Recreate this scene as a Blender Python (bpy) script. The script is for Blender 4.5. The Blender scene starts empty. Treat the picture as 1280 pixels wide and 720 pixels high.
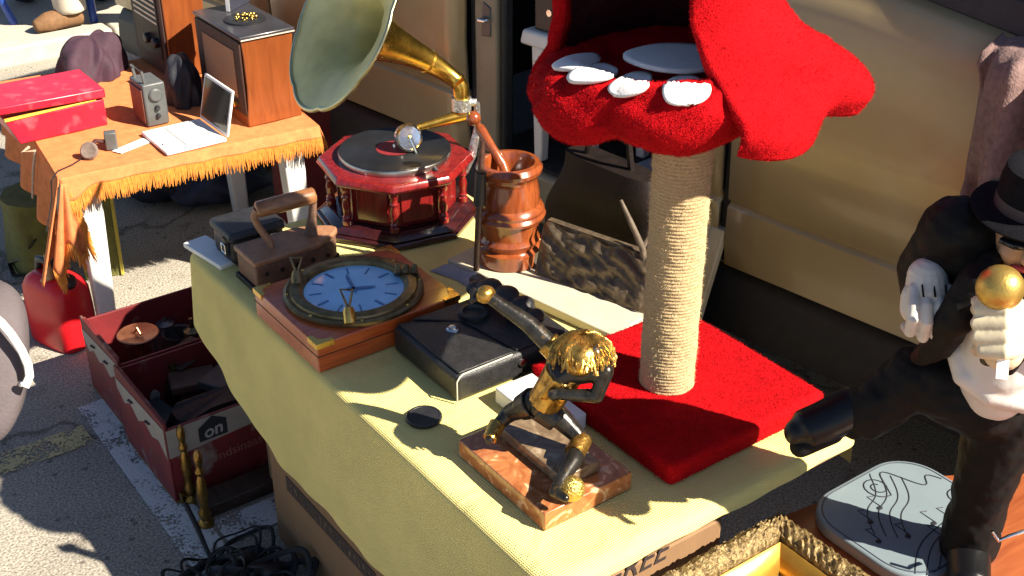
import bpy, bmesh, math, random
import numpy as np
from mathutils import Vector, Matrix

random.seed(7)
rng = np.random.default_rng(7)
scene = bpy.context.scene
col = scene.collection
rad = math.radians

# ------------------------------------------------------------------ camera
FPX, PITCH, CAMH, YAW = 1550.0, rad(29.4), 1.65, rad(36.0)
CAM_M = 1.75                                   # camera height above the ground in metres
cam_d = bpy.data.cameras.new('camera')
cam_d.sensor_width = 36.0
cam_d.lens = FPX / 1280.0 * 36.0
cam_d.clip_start = 0.02
cam_d.clip_end = 400.0
cam = bpy.data.objects.new('camera', cam_d)
col.objects.link(cam)
cam.location = (0, 0, CAM_M)
cam.rotation_euler = (math.pi / 2 - PITCH, 0, -YAW)
scene.camera = cam

# ------------------------------------------------------------------ light
SUN_EL, SUN_AZ = rad(41.0), rad(152.5)          # azimuth clockwise from +Y
sun_dir = Vector((math.sin(SUN_AZ) * math.cos(SUN_EL), math.cos(SUN_AZ) * math.cos(SUN_EL), math.sin(SUN_EL)))
world = bpy.data.worlds.new('World')
scene.world = world
world.use_nodes = True
wn = world.node_tree.nodes
wl = world.node_tree.links
wn.clear()
w_out = wn.new('ShaderNodeOutputWorld')
w_bg = wn.new('ShaderNodeBackground')
w_sky = wn.new('ShaderNodeTexSky')
w_sky.sky_type = 'NISHITA'
w_sky.sun_disc = False
w_sky.sun_elevation = SUN_EL
w_sky.sun_rotation = SUN_AZ
w_sky.air_density = 0.8
w_sky.dust_density = 0.3
w_sky.ozone_density = 1.4
w_bg.inputs['Strength'].default_value = 0.05
wl.new(w_sky.outputs[0], w_bg.inputs['Color'])
wl.new(w_bg.outputs[0], w_out.inputs['Surface'])
sun_l = bpy.data.lights.new('sun', 'SUN')
sun_l.energy = 5.0
sun_l.angle = rad(0.5)
sun_l.color = (1.0, 0.90, 0.74)
sun_o = bpy.data.objects.new('sun', sun_l)
col.objects.link(sun_o)
sun_o.rotation_euler = (-sun_dir).to_track_quat('-Z', 'Y').to_euler()
scene.view_settings.view_transform = 'Standard'
scene.view_settings.look = 'None'
scene.view_settings.exposure = 1.45
scene.view_settings.gamma = 1.0

# ------------------------------------------------------------------ scaling about the camera
# Stall and ground things are scaled about the camera, each by its own factor.
CAM_SCALE, CAM_DROP = 1.0606, 0.0
def set_cam_scale(which):
    global CAM_SCALE, CAM_DROP
    CAM_SCALE, CAM_DROP = (1.25, 0.25) if which == 'stall' else (1.0606, 0.0)
def cam_scaled(q): return Vector((float(q[0]) * CAM_SCALE, float(q[1]) * CAM_SCALE, (float(q[2]) - CAM_DROP) * CAM_SCALE))

# ------------------------------------------------------------------ photo pixel (1280x720) -> place
cR = np.array([math.cos(YAW), -math.sin(YAW), 0.0])
cF0 = np.array([math.sin(YAW), math.cos(YAW), 0.0])
cF = cF0 * math.cos(PITCH) + np.array([0, 0, -math.sin(PITCH)])
cU = cF0 * math.sin(PITCH) + np.array([0, 0, math.cos(PITCH)])
cC = np.array([0, 0, CAMH])
def ray(x, y): return (x - 640) / FPX * cR - (y - 360) / FPX * cU + cF
def P(x, y, z):
    r = ray(x, y); return cC + r * (z - CAMH) / r[2]
def PD(x, y, q, off=0.0):
    r = ray(x, y); d = (np.array(q, float) - cC) @ cF + off; return cC + r * d
def PN(x, y, q, n):
    r = ray(x, y); n = np.array(n, float); return cC + r * ((np.array(q, float) - cC) @ n) / (r @ n)
def PV(x, y, q, off=0.0): return PN(x, y, np.array(q, float) + cF0 * off, cF0)      # upright plane facing the camera
def PX(x, y, b): return PN(x, y, (b, 0, 0), (1, 0, 0))
def PY(x, y, a): return PN(x, y, (0, a, 0), (0, 1, 0))

# ------------------------------------------------------------------ materials
MATS = {}
def nodes_of(name):
    m = bpy.data.materials.new(name); m.use_nodes = True
    nt = m.node_tree
    return m, nt, nt.nodes, nt.links, nt.nodes['Principled BSDF']
def c4(c): return (c[0], c[1], c[2], 1.0)
def mul(c, k): return tuple(min(1.0, v * k) for v in c)
def M(name, c, rough=0.5, metal=0.0, var=0.15, scale=30.0, bump=0.0, bscale=200.0, c2=None, sheen=0.0, coat=0.0,
      stretch=(1, 1, 1), rvar=0.0, detail=4.0, spec=0.5, trans=0.0, dirt=None):
    if name in MATS: return MATS[name]
    m, nt, N, L, b = nodes_of(name)
    tc = N.new('ShaderNodeTexCoord'); mp = N.new('ShaderNodeMapping')
    mp.inputs['Scale'].default_value = stretch
    L.new(tc.outputs['Object'], mp.inputs['Vector'])
    nz = N.new('ShaderNodeTexNoise'); nz.inputs['Scale'].default_value = scale; nz.inputs['Detail'].default_value = detail
    nz.inputs['Roughness'].default_value = 0.6
    L.new(mp.outputs[0], nz.inputs['Vector'])
    rp = N.new('ShaderNodeValToRGB')
    rp.color_ramp.elements[0].position = 0.3; rp.color_ramp.elements[1].position = 0.7
    rp.color_ramp.elements[0].color = c4(mul(c, 1 - var))
    rp.color_ramp.elements[1].color = c4(c2 if c2 else mul(c, 1 + var))
    L.new(nz.outputs['Fac'], rp.inputs['Fac'])
    last = rp.outputs['Color']
    if dirt:
        dz = N.new('ShaderNodeTexNoise'); dz.inputs['Scale'].default_value = dirt[1]; dz.inputs['Detail'].default_value = 6
        L.new(tc.outputs['Object'], dz.inputs['Vector'])
        dr = N.new('ShaderNodeValToRGB'); dr.color_ramp.elements[0].position = dirt[2]; dr.color_ramp.elements[1].position = dirt[2] + 0.12
        L.new(dz.outputs['Fac'], dr.inputs['Fac'])
        mx = N.new('ShaderNodeMixRGB'); mx.inputs['Color2'].default_value = c4(dirt[0])
        ml = N.new('ShaderNodeMath'); ml.operation = 'MULTIPLY'; ml.inputs[1].default_value = dirt[3]
        L.new(dr.outputs['Color'], ml.inputs[0]); L.new(ml.outputs[0], mx.inputs['Fac'])
        L.new(last, mx.inputs['Color1']); last = mx.outputs['Color']
    L.new(last, b.inputs['Base Color'])
    b.inputs['Metallic'].default_value = metal
    b.inputs['Specular IOR Level'].default_value = spec
    if rvar > 0:
        mr = N.new('ShaderNodeMapRange'); mr.inputs['To Min'].default_value = max(0, rough - rvar); mr.inputs['To Max'].default_value = min(1, rough + rvar)
        L.new(nz.outputs['Fac'], mr.inputs['Value']); L.new(mr.outputs[0], b.inputs['Roughness'])
    else:
        b.inputs['Roughness'].default_value = rough
    if sheen: b.inputs['Sheen Weight'].default_value = sheen; b.inputs['Sheen Roughness'].default_value = 0.4; b.inputs['Sheen Tint'].default_value = c4(mul(c, 1.6))
    if coat: b.inputs['Coat Weight'].default_value = coat; b.inputs['Coat Roughness'].default_value = 0.08
    if trans: b.inputs['Transmission Weight'].default_value = trans
    if bump > 0:
        bz = N.new('ShaderNodeTexNoise'); bz.inputs['Scale'].default_value = bscale; bz.inputs['Detail'].default_value = 3
        L.new(mp.outputs[0], bz.inputs['Vector'])
        bp = N.new('ShaderNodeBump'); bp.inputs['Strength'].default_value = bump; bp.inputs['Distance'].default_value = 0.004
        L.new(bz.outputs['Fac'], bp.inputs['Height']); L.new(bp.outputs[0], b.inputs['Normal'])
    MATS[name] = m
    return m

def M_wood(name, c1, c2, scale=14.0, axis='Z', rough=0.35, coat=0.3, dist=6.0):
    if name in MATS: return MATS[name]
    m, nt, N, L, b = nodes_of(name)
    tc = N.new('ShaderNodeTexCoord'); mp = N.new('ShaderNodeMapping')
    s = {'X': (0.12, 1, 1), 'Y': (1, 0.12, 1), 'Z': (1, 1, 0.12)}[axis]
    mp.inputs['Scale'].default_value = s
    L.new(tc.outputs['Object'], mp.inputs['Vector'])
    nz = N.new('ShaderNodeTexNoise'); nz.inputs['Scale'].default_value = scale * 4; nz.inputs['Detail'].default_value = 8
    nz.inputs['Distortion'].default_value = dist * 0.2
    L.new(mp.outputs[0], nz.inputs['Vector'])
    rp = N.new('ShaderNodeValToRGB'); rp.color_ramp.elements[0].position = 0.32; rp.color_ramp.elements[1].position = 0.68
    rp.color_ramp.elements[0].color = c4(c1); rp.color_ramp.elements[1].color = c4(c2)
    L.new(nz.outputs['Fac'], rp.inputs['Fac']); L.new(rp.outputs['Color'], b.inputs['Base Color'])
    b.inputs['Roughness'].default_value = rough
    b.inputs['Coat Weight'].default_value = coat; b.inputs['Coat Roughness'].default_value = 0.12
    bp = N.new('ShaderNodeBump'); bp.inputs['Strength'].default_value = 0.15; bp.inputs['Distance'].default_value = 0.002
    L.new(nz.outputs['Fac'], bp.inputs['Height']); L.new(bp.outputs[0], b.inputs['Normal'])
    MATS[name] = m
    return m

def M_waffle(name, c, k, bump, rough=0.9, var=0.08):
    m, nt, N, L, b = nodes_of(name)
    tc = N.new('ShaderNodeTexCoord'); sp = N.new('ShaderNodeSeparateXYZ'); L.new(tc.outputs['Object'], sp.inputs[0])
    def mth(op, a, bb):
        n = N.new('ShaderNodeMath'); n.operation = op
        for i, v in enumerate((a, bb)):
            if v is None: continue
            if isinstance(v, (int, float)): n.inputs[i].default_value = v
            else: L.new(v, n.inputs[i])
        return n.outputs[0]
    xz = mth('MULTIPLY', mth('ADD', sp.outputs[0], sp.outputs[2]), k)
    yz = mth('MULTIPLY', mth('ADD', sp.outputs[1], sp.outputs[2]), k * 1.1)
    h = mth('MULTIPLY', mth('SINE', xz, None), mth('SINE', yz, None))
    h = mth('ABSOLUTE', h, None)
    nz = N.new('ShaderNodeTexNoise'); nz.inputs['Scale'].default_value = 9.0; nz.inputs['Detail'].default_value = 6
    L.new(tc.outputs['Object'], nz.inputs['Vector'])
    fz = N.new('ShaderNodeTexNoise'); fz.inputs['Scale'].default_value = 600.0
    L.new(tc.outputs['Object'], fz.inputs['Vector'])
    rp = N.new('ShaderNodeValToRGB'); rp.color_ramp.elements[0].position = 0.3; rp.color_ramp.elements[1].position = 0.7
    rp.color_ramp.elements[0].color = c4(mul(c, 1 - var)); rp.color_ramp.elements[1].color = c4(mul(c, 1 + var))
    L.new(nz.outputs['Fac'], rp.inputs['Fac'])
    L.new(rp.outputs['Color'], b.inputs['Base Color'])
    b.inputs['Roughness'].default_value = rough
    b.inputs['Specular IOR Level'].default_value = 0.15
    wz = N.new('ShaderNodeTexNoise'); wz.inputs['Scale'].default_value = 7.0; wz.inputs['Detail'].default_value = 3; wz.inputs['Distortion'].default_value = 1.4
    L.new(tc.outputs['Object'], wz.inputs['Vector'])
    hh = mth('ADD', mth('ADD', h, mth('MULTIPLY', fz.outputs['Fac'], 0.5)), mth('MULTIPLY', wz.outputs['Fac'], 9.0))
    bp = N.new('ShaderNodeBump'); bp.inputs['Strength'].default_value = bump; bp.inputs['Distance'].default_value = 0.0025
    L.new(hh, bp.inputs['Height']); L.new(bp.outputs[0], b.inputs['Normal'])
    MATS[name] = m
    return m

# ------------------------------------------------------------------ mesh builder (world coordinates)
class MB:
    def __init__(s): s.v = []; s.f = []
    def add(s, vs, fs):
        o = len(s.v); s.v.extend([tuple(float(c) for c in q) for q in vs]); s.f.extend([tuple(i + o for i in f) for f in fs]); return s
    def box(s, x0, x1, y0, y1, z0, z1, mat=None):
        vs = [(x0, y0, z0), (x1, y0, z0), (x1, y1, z0), (x0, y1, z0), (x0, y0, z1), (x1, y0, z1), (x1, y1, z1), (x0, y1, z1)]
        if mat is not None: vs = [tuple(mat @ Vector(q)) for q in vs]
        return s.add(vs, [(0, 3, 2, 1), (4, 5, 6, 7), (0, 1, 5, 4), (1, 2, 6, 5), (2, 3, 7, 6), (3, 0, 4, 7)])
    def hexa(s, b4, t4):
        return s.add(list(b4) + list(t4), [(0, 3, 2, 1), (4, 5, 6, 7), (0, 1, 5, 4), (1, 2, 6, 5), (2, 3, 7, 6), (3, 0, 4, 7)])
    def prism(s, poly, z0, z1, mat=None):
        n = len(poly)
        vs = [(p[0], p[1], z0) for p in poly] + [(p[0], p[1], z1) for p in poly]
        if mat is not None: vs = [tuple(mat @ Vector(q)) for q in vs]
        fs = [tuple(range(n - 1, -1, -1)), tuple(range(n, 2 * n))] + [(i, (i + 1) % n, n + (i + 1) % n, n + i) for i in range(n)]
        return s.add(vs, fs)
    def tube(s, path, r, n=10, closed=False, flat=1.0):
        pts = [Vector(tuple(float(c) for c in q)) for q in path]; k = len(pts)
        rs = r if hasattr(r, '__len__') else [r] * k
        vs = []; fs = []; prev = None
        for i, q in enumerate(pts):
            if closed: t = pts[(i + 1) % k] - pts[i - 1]
            elif i == 0: t = pts[1] - pts[0]
            elif i == k - 1: t = pts[-1] - pts[-2]
            else: t = (pts[i + 1] - q).normalized() + (q - pts[i - 1]).normalized()
            t.normalize()
            if prev is None:
                u = t.cross(Vector((0, 0, 1)) if abs(t.z) < 0.9 else Vector((1, 0, 0))).normalized()
            else:
                u = prev - t * prev.dot(t)
                u = u.normalized() if u.length > 1e-6 else t.orthogonal().normalized()
            prev = u; w = t.cross(u)
            for j in range(n):
                a = 2 * math.pi * j / n
                vs.append(q + u * (math.cos(a) * rs[i]) + w * (math.sin(a) * rs[i] * flat))
        for i in range(k if closed else k - 1):
            for j in range(n):
                a = i * n + j; b = i * n + (j + 1) % n; c = ((i + 1) % k) * n + (j + 1) % n; d = ((i + 1) % k) * n + j
                fs.append((a, b, c, d))
        if not closed:
            fs.append(tuple(range(n - 1, -1, -1))); fs.append(tuple(range((k - 1) * n, k * n)))
        return s.add(vs, fs)
    def limb(s, path, r, n=14):
        pts = [np.array(q, float) for q in path]; rs = r if hasattr(r, '__len__') else [r] * len(pts)
        s.tube(pts, rs, n)
        for q, k in ((pts[0], rs[0]), (pts[-1], rs[-1])): s.ball(q, k * 0.995, n, 8)
        return s
    def lathe(s, prof, n=32, c=(0, 0, 0), mat=None, capb=True, capt=True, amp=None):
        vs = []; fs = []
        for (r, z) in prof:
            for j in range(n):
                a = 2 * math.pi * j / n
                k = 1.0 if amp is None else amp(a, z)
                vs.append(Vector((r * k * math.cos(a), r * k * math.sin(a), z)))
        if mat is not None: vs = [mat @ q for q in vs]
        vs = [q + Vector(tuple(float(x) for x in c)) for q in vs]
        m = len(prof)
        for i in range(m - 1):
            for j in range(n):
                fs.append((i * n + j, i * n + (j + 1) % n, (i + 1) * n + (j + 1) % n, (i + 1) * n + j))
        if capb: fs.append(tuple(range(n - 1, -1, -1)))
        if capt: fs.append(tuple(range((m - 1) * n, m * n)))
        return s.add(vs, fs)
    def ball(s, c, r, n=12, m=8, mat=None):
        rr = r if hasattr(r, '__len__') else (r, r, r)
        vs = []; fs = []
        for i in range(1, m):
            t = math.pi * i / m
            for j in range(n):
                a = 2 * math.pi * j / n
                vs.append(Vector((rr[0] * math.sin(t) * math.cos(a), rr[1] * math.sin(t) * math.sin(a), -rr[2] * math.cos(t))))
        vs.append(Vector((0, 0, -rr[2]))); vs.append(Vector((0, 0, rr[2])))
        if mat is not None: vs = [mat @ q for q in vs]
        vs = [q + Vector(tuple(float(x) for x in c)) for q in vs]
        for i in range(m - 2):
            for j in range(n):
                fs.append((i * n + j, i * n + (j + 1) % n, (i + 1) * n + (j + 1) % n, (i + 1) * n + j))
        b = (m - 1) * n
        for j in range(n):
            fs.append((b, (j + 1) % n, j)); fs.append((b + 1, (m - 2) * n + j, (m - 2) * n + (j + 1) % n))
        return s.add(vs, fs)
    def grid(s, fn, nu, nv, closeu=False):
        vs = [fn(i / (nu if closeu else nu - 1), j / (nv - 1)) for i in range(nu) for j in range(nv)]
        fs = []
        for i in range(nu if closeu else nu - 1):
            for j in range(nv - 1):
                a = i * nv + j; b = ((i + 1) % nu) * nv + j
                fs.append((a, b, b + 1, a + 1))
        return s.add(vs, fs)
    def build(s, name, mat, parent=None, bevel=0.0, sub=0, smooth=40, solid=0.0, seg=2, remesh=0.0, relax=0, origin=None, kind=None, wrinkle=None):
        o0 = Vector((0, 0, 0))
        if parent is not None: o0 = world_loc(parent)
        elif origin is not None: o0 = cam_scaled(origin)
        me = bpy.data.meshes.new(name)
        me.from_pydata([tuple(cam_scaled(q) - o0) for q in s.v], [], s.f)
        bevel *= CAM_SCALE; solid *= CAM_SCALE; remesh *= CAM_SCALE
        bm = bmesh.new(); bm.from_mesh(me); bmesh.ops.recalc_face_normals(bm, faces=bm.faces) if solid == 0 else None
        bm.to_mesh(me); bm.free()
        me.materials.append(mat)
        if smooth:
            for p_ in me.polygons: p_.use_smooth = True
            me.set_sharp_from_angle(angle=rad(smooth))
        ob = bpy.data.objects.new(name, me); col.objects.link(ob)
        if parent is not None: ob.parent = parent
        else: ob.location = o0
        if remesh:
            md = ob.modifiers.new('fuse', 'REMESH'); md.mode = 'VOXEL'; md.voxel_size = remesh; md.use_smooth_shade = True
        if relax:
            md = ob.modifiers.new('relax', 'SMOOTH'); md.iterations = relax; md.factor = 0.5
        if wrinkle:
            tx = bpy.data.textures.new('folds', 'CLOUDS'); tx.noise_scale = wrinkle[1] * CAM_SCALE; tx.noise_depth = 2
            md = ob.modifiers.new('folds', 'DISPLACE'); md.texture = tx; md.strength = wrinkle[0] * CAM_SCALE; md.mid_level = 0.5; md.texture_coords = 'LOCAL'
        if solid:
            md = ob.modifiers.new('thick', 'SOLIDIFY'); md.thickness = solid; md.offset = 0
        if bevel:
            md = ob.modifiers.new('bevel', 'BEVEL'); md.width = bevel; md.segments = seg; md.limit_method = 'ANGLE'; md.angle_limit = rad(35)
        if sub:
            md = ob.modifiers.new('sub', 'SUBSURF'); md.levels = sub; md.render_levels = sub
        if kind: ob['kind'] = kind
        return ob

def world_loc(o):
    v = Vector((0, 0, 0))
    while o is not None:
        v = v + o.location; o = o.parent
    return v
def thing(name, label, cat, loc, group=None):
    o = bpy.data.objects.new(name, None); o.empty_display_size = 0.05
    col.objects.link(o); o.location = cam_scaled(loc)
    o['label'] = label; o['category'] = cat
    if group: o['group'] = group
    return o
def tag(o, label, cat, group=None):
    o['label'] = label; o['category'] = cat
    if group: o['group'] = group
    return o
def struct(o, label=None):
    o['kind'] = 'structure'
    if label: o['label'] = label
    return o
def RZ(deg, c=(0, 0, 0)):
    return Matrix.Translation(Vector(tuple(float(x) for x in c))) @ Matrix.Rotation(rad(deg), 4, 'Z')
def text_mesh(s, size, name, mat, parent, mtx, extrude=0.0004, shear=0.0, bold=False):
    cu = bpy.data.curves.new(name, 'FONT'); cu.body = s; cu.size = size; cu.extrude = extrude; cu.shear = shear
    if bold: cu.offset = size * 0.02
    cu.align_x = 'CENTER'; cu.align_y = 'CENTER'
    tmp = bpy.data.objects.new('tmp', cu); col.objects.link(tmp)
    dg = bpy.context.evaluated_depsgraph_get()
    me = bpy.data.meshes.new_from_object(tmp.evaluated_get(dg))
    bpy.data.objects.remove(tmp); bpy.data.curves.remove(cu)
    o0 = world_loc(parent)
    for v in me.vertices: v.co = cam_scaled(mtx @ v.co) - o0
    me.materials.clear(); me.materials.append(mat)
    ob = bpy.data.objects.new(name, me); col.objects.link(ob); ob.parent = parent
    return ob
def frame_mtx(o, ux, uy):
    ux = Vector(tuple(ux)).normalized(); uy = Vector(tuple(uy)).normalized(); uz = ux.cross(uy).normalized()
    m = Matrix((ux, uy, uz)).transposed().to_4x4(); m.translation = Vector(tuple(float(c) for c in o)); return m
def fuzz(src, name, mat, parent, n, length, width, tilt=0.6, down=0.0):
    length *= CAM_SCALE; width *= CAM_SCALE
    dg = bpy.context.evaluated_depsgraph_get()
    ev = src.evaluated_get(dg); me = ev.to_mesh(); me.calc_loop_triangles()
    w = src.matrix_world.copy() if src.parent is None else Matrix.Translation(world_loc(src))
    co = np.array([w @ v.co for v in me.vertices])
    tri = np.array([t.vertices[:] for t in me.loop_triangles])
    a, b, c = co[tri[:, 0]], co[tri[:, 1]], co[tri[:, 2]]
    nr = np.cross(b - a, c - a); ar = np.linalg.norm(nr, axis=1); nr = nr / (ar[:, None] + 1e-12)
    idx = rng.choice(len(tri), n, p=ar / ar.sum())
    u = rng.random(n); v = rng.random(n); fl = u + v > 1; u[fl] = 1 - u[fl]; v[fl] = 1 - v[fl]
    p0 = a[idx] + (b[idx] - a[idx]) * u[:, None] + (c[idx] - a[idx]) * v[:, None]
    d = nr[idx] + rng.normal(0, tilt, (n, 3)); d[:, 2] -= down; d /= np.linalg.norm(d, axis=1)[:, None]
    sd = np.cross(d, rng.normal(0, 1, (n, 3))); sd /= np.linalg.norm(sd, axis=1)[:, None]
    ln = length * rng.uniform(0.5, 1.2, n)[:, None]
    vs = np.empty((n, 3, 3)); vs[:, 0] = p0 - sd * width; vs[:, 1] = p0 + sd * width; vs[:, 2] = p0 + d * ln
    ev.to_mesh_clear()
    o0 = np.array(world_loc(parent)); vs = vs.reshape(-1, 3) - o0
    m2 = bpy.data.meshes.new(name); m2.from_pydata(vs.tolist(), [], [(3 * i, 3 * i + 1, 3 * i + 2) for i in range(n)])
    m2.materials.append(mat)
    ob = bpy.data.objects.new(name, m2); col.objects.link(ob); ob.parent = parent; ob['kind'] = 'stuff'
    return ob

# ------------------------------------------------------------------ shared materials
BRASS = M('brass', (0.72, 0.47, 0.12), 0.28, 1.0, 0.18, 40, 0.05, 120, rvar=0.08)
BRASS_OLD = M('old_brass', (0.20, 0.15, 0.075), 0.42, 0.9, 0.4, 60, 0.15, 200, rvar=0.15)
COPPER = M('copper', (0.45, 0.20, 0.11), 0.4, 0.9, 0.3, 40, 0.1, 150, rvar=0.1)
STEEL = M('steel', (0.80, 0.80, 0.78), 0.16, 1.0, 0.15, 50, 0.05, 150, rvar=0.08)
IRON = M('dark_iron', (0.028, 0.026, 0.026), 0.55, 0.5, 0.4, 60, 0.3, 180, rvar=0.15)
BLACKPL = M('black_plastic', (0.016, 0.016, 0.018), 0.4, 0, 0.25, 60, 0.06, 300)
WHITEPL = M('white_plastic', (0.72, 0.71, 0.68), 0.38, 0, 0.05, 18, 0.04, 120, dirt=((0.45, 0.42, 0.36), 14, 0.58, 0.35))
CARD = M('cardboard', (0.235, 0.135, 0.066), 0.85, 0, 0.08, 25, 0.08, 260, stretch=(1, 1, 0.3))
INK = M('dark_ink', (0.035, 0.022, 0.02), 0.8, 0, 0.2, 80)
WHITE = M('white_paint', (0.78, 0.77, 0.74), 0.5, 0, 0.05, 30, 0.03, 150)
PAPER = M('paper', (0.78, 0.78, 0.76), 0.7, 0, 0.04, 30)

# ================================================================== SETTING
def asphalt():
    m, nt, N, L, b = nodes_of('asphalt')
    tc = N.new('ShaderNodeTexCoord')
    n1 = N.new('ShaderNodeTexNoise'); n1.inputs['Scale'].default_value = 190; n1.inputs['Detail'].default_value = 3
    n2 = N.new('ShaderNodeTexVoronoi'); n2.inputs['Scale'].default_value = 130
    n3 = N.new('ShaderNodeTexNoise'); n3.inputs['Scale'].default_value = 3.0; n3.inputs['Detail'].default_value = 6
    n4 = N.new('ShaderNodeTexVoronoi'); n4.inputs['Scale'].default_value = 22; n4.inputs['Randomness'].default_value = 1.0
    for n in (n1, n2, n3, n4): L.new(tc.outputs['Object'], n.inputs['Vector'])
    r1 = N.new('ShaderNodeValToRGB')
    r1.color_ramp.elements[0].position = 0.32; r1.color_ramp.elements[0].color = (0.17, 0.155, 0.13, 1)
    r1.color_ramp.elements[1].position = 0.66; r1.color_ramp.elements[1].color = (0.50, 0.455, 0.375, 1)
    L.new(n1.outputs['Fac'], r1.inputs['Fac'])
    r3 = N.new('ShaderNodeValToRGB'); r3.color_ramp.elements[0].color = (0.78, 0.78, 0.80, 1); r3.color_ramp.elements[1].color = (1, 1, 1, 1)
    r3.color_ramp.elements[0].position = 0.3; r3.color_ramp.elements[1].position = 0.62
    L.new(n3.outputs['Fac'], r3.inputs['Fac'])
    mx = N.new('ShaderNodeMixRGB'); mx.blend_type = 'MULTIPLY'; mx.inputs['Fac'].default_value = 1
    L.new(r1.outputs[0], mx.inputs['Color1']); L.new(r3.outputs[0], mx.inputs['Color2'])
    r4 = N.new('ShaderNodeValToRGB'); r4.color_ramp.elements[0].position = 0.10; r4.color_ramp.elements[0].color = (0.2, 0.2, 0.2, 1)
    r4.color_ramp.elements[1].position = 0.17; r4.color_ramp.elements[1].color = (1, 1, 1, 1)
    L.new(n4.outputs['Distance'], r4.inputs['Fac'])
    m2 = N.new('ShaderNodeMixRGB'); m2.blend_type = 'MULTIPLY'; m2.inputs['Fac'].default_value = 0.6
    L.new(mx.outputs[0], m2.inputs['Color1']); L.new(r4.outputs[0], m2.inputs['Color2'])
    ck_ = N.new('ShaderNodeTexVoronoi'); ck_.feature = 'DISTANCE_TO_EDGE'; ck_.inputs['Scale'].default_value = 1.3
    wob = N.new('ShaderNodeTexNoise'); wob.inputs['Scale'].default_value = 5; wob.inputs['Detail'].default_value = 6
    L.new(tc.outputs['Object'], wob.inputs['Vector'])
    mxv = N.new('ShaderNodeMixRGB'); mxv.inputs['Fac'].default_value = 0.22; L.new(tc.outputs['Object'], mxv.inputs['Color1']); L.new(wob.outputs['Color'], mxv.inputs['Color2'])
    L.new(mxv.outputs[0], ck_.inputs['Vector'])
    rc_ = N.new('ShaderNodeValToRGB'); rc_.color_ramp.elements[0].position = 0.004; rc_.color_ramp.elements[0].color = (0.35, 0.33, 0.31, 1); rc_.color_ramp.elements[1].position = 0.014; rc_.color_ramp.elements[1].color = (1, 1, 1, 1)
    L.new(ck_.outputs['Distance'], rc_.inputs['Fac'])
    m3 = N.new('ShaderNodeMixRGB'); m3.blend_type = 'MULTIPLY'; m3.inputs['Fac'].default_value = 0.7
    L.new(m2.outputs[0], m3.inputs['Color1']); L.new(rc_.outputs[0], m3.inputs['Color2'])
    stn = N.new('ShaderNodeTexNoise'); stn.inputs['Scale'].default_value = 8; stn.inputs['Detail'].default_value = 5; L.new(tc.outputs['Object'], stn.inputs['Vector'])
    rs_ = N.new('ShaderNodeValToRGB'); rs_.color_ramp.elements[0].position = 0.60; rs_.color_ramp.elements[0].color = (1, 1, 1, 1); rs_.color_ramp.elements[1].position = 0.72; rs_.color_ramp.elements[1].color = (0.62, 0.60, 0.58, 1)
    L.new(stn.outputs['Fac'], rs_.inputs['Fac'])
    m4 = N.new('ShaderNodeMixRGB'); m4.blend_type = 'MULTIPLY'; m4.inputs['Fac'].default_value = 1
    L.new(m3.outputs[0], m4.inputs['Color1']); L.new(rs_.outputs[0], m4.inputs['Color2'])
    L.new(m4.outputs[0], b.inputs['Base Color'])
    b.inputs['Roughness'].default_value = 0.9
    b.inputs['Specular IOR Level'].default_value = 0.25
    ad = N.new('ShaderNodeMath'); ad.operation = 'ADD'; L.new(n1.outputs['Fac'], ad.inputs[0]); L.new(n2.outputs['Distance'], ad.inputs[1])
    bp = N.new('ShaderNodeBump'); bp.inputs['Strength'].default_value = 0.4; bp.inputs['Distance'].default_value = 0.004
    L.new(ad.outputs[0], bp.inputs['Height']); L.new(bp.outputs[0], b.inputs['Normal'])
    return m
def worn_paint(name, c, thr):
    m, nt, N, L, b = nodes_of(name)
    tc = N.new('ShaderNodeTexCoord')
    n1 = N.new('ShaderNodeTexNoise'); n1.inputs['Scale'].default_value = 160; n1.inputs['Detail'].default_value = 5
    n2 = N.new('ShaderNodeTexNoise'); n2.inputs['Scale'].default_value = 14; n2.inputs['Detail'].default_value = 4
    for n in (n1, n2): L.new(tc.outputs['Object'], n.inputs['Vector'])
    ad = N.new('ShaderNodeMath'); ad.operation = 'ADD'; L.new(n1.outputs['Fac'], ad.inputs[0]); L.new(n2.outputs['Fac'], ad.inputs[1])
    r = N.new('ShaderNodeValToRGB'); r.color_ramp.elements[0].position = thr; r.color_ramp.elements[1].position = thr + 0.06
    hv = N.new('ShaderNodeMath'); hv.operation = 'MULTIPLY'; hv.inputs[1].default_value = 0.5
    L.new(ad.outputs[0], hv.inputs[0]); L.new(hv.outputs[0], r.inputs['Fac'])
    tr = N.new('ShaderNodeBsdfTransparent'); mix = N.new('ShaderNodeMixShader')
    out = [n for n in N if n.type == 'OUTPUT_MATERIAL'][0]
    L.new(r.outputs[0], mix.inputs['Fac']); L.new(tr.outputs[0], mix.inputs[1]); L.new(b.outputs[0], mix.inputs[2])
    L.new(mix.outputs[0], out.inputs['Surface'])
    b.inputs['Base Color'].default_value = c4(c); b.inputs['Roughness'].default_value = 0.8
    bp = N.new('ShaderNodeBump'); bp.inputs['Strength'].default_value = 0.5; bp.inputs['Distance'].default_value = 0.004
    L.new(n1.outputs['Fac'], bp.inputs['Height']); L.new(bp.outputs[0], b.inputs['Normal'])
    return m

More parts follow.
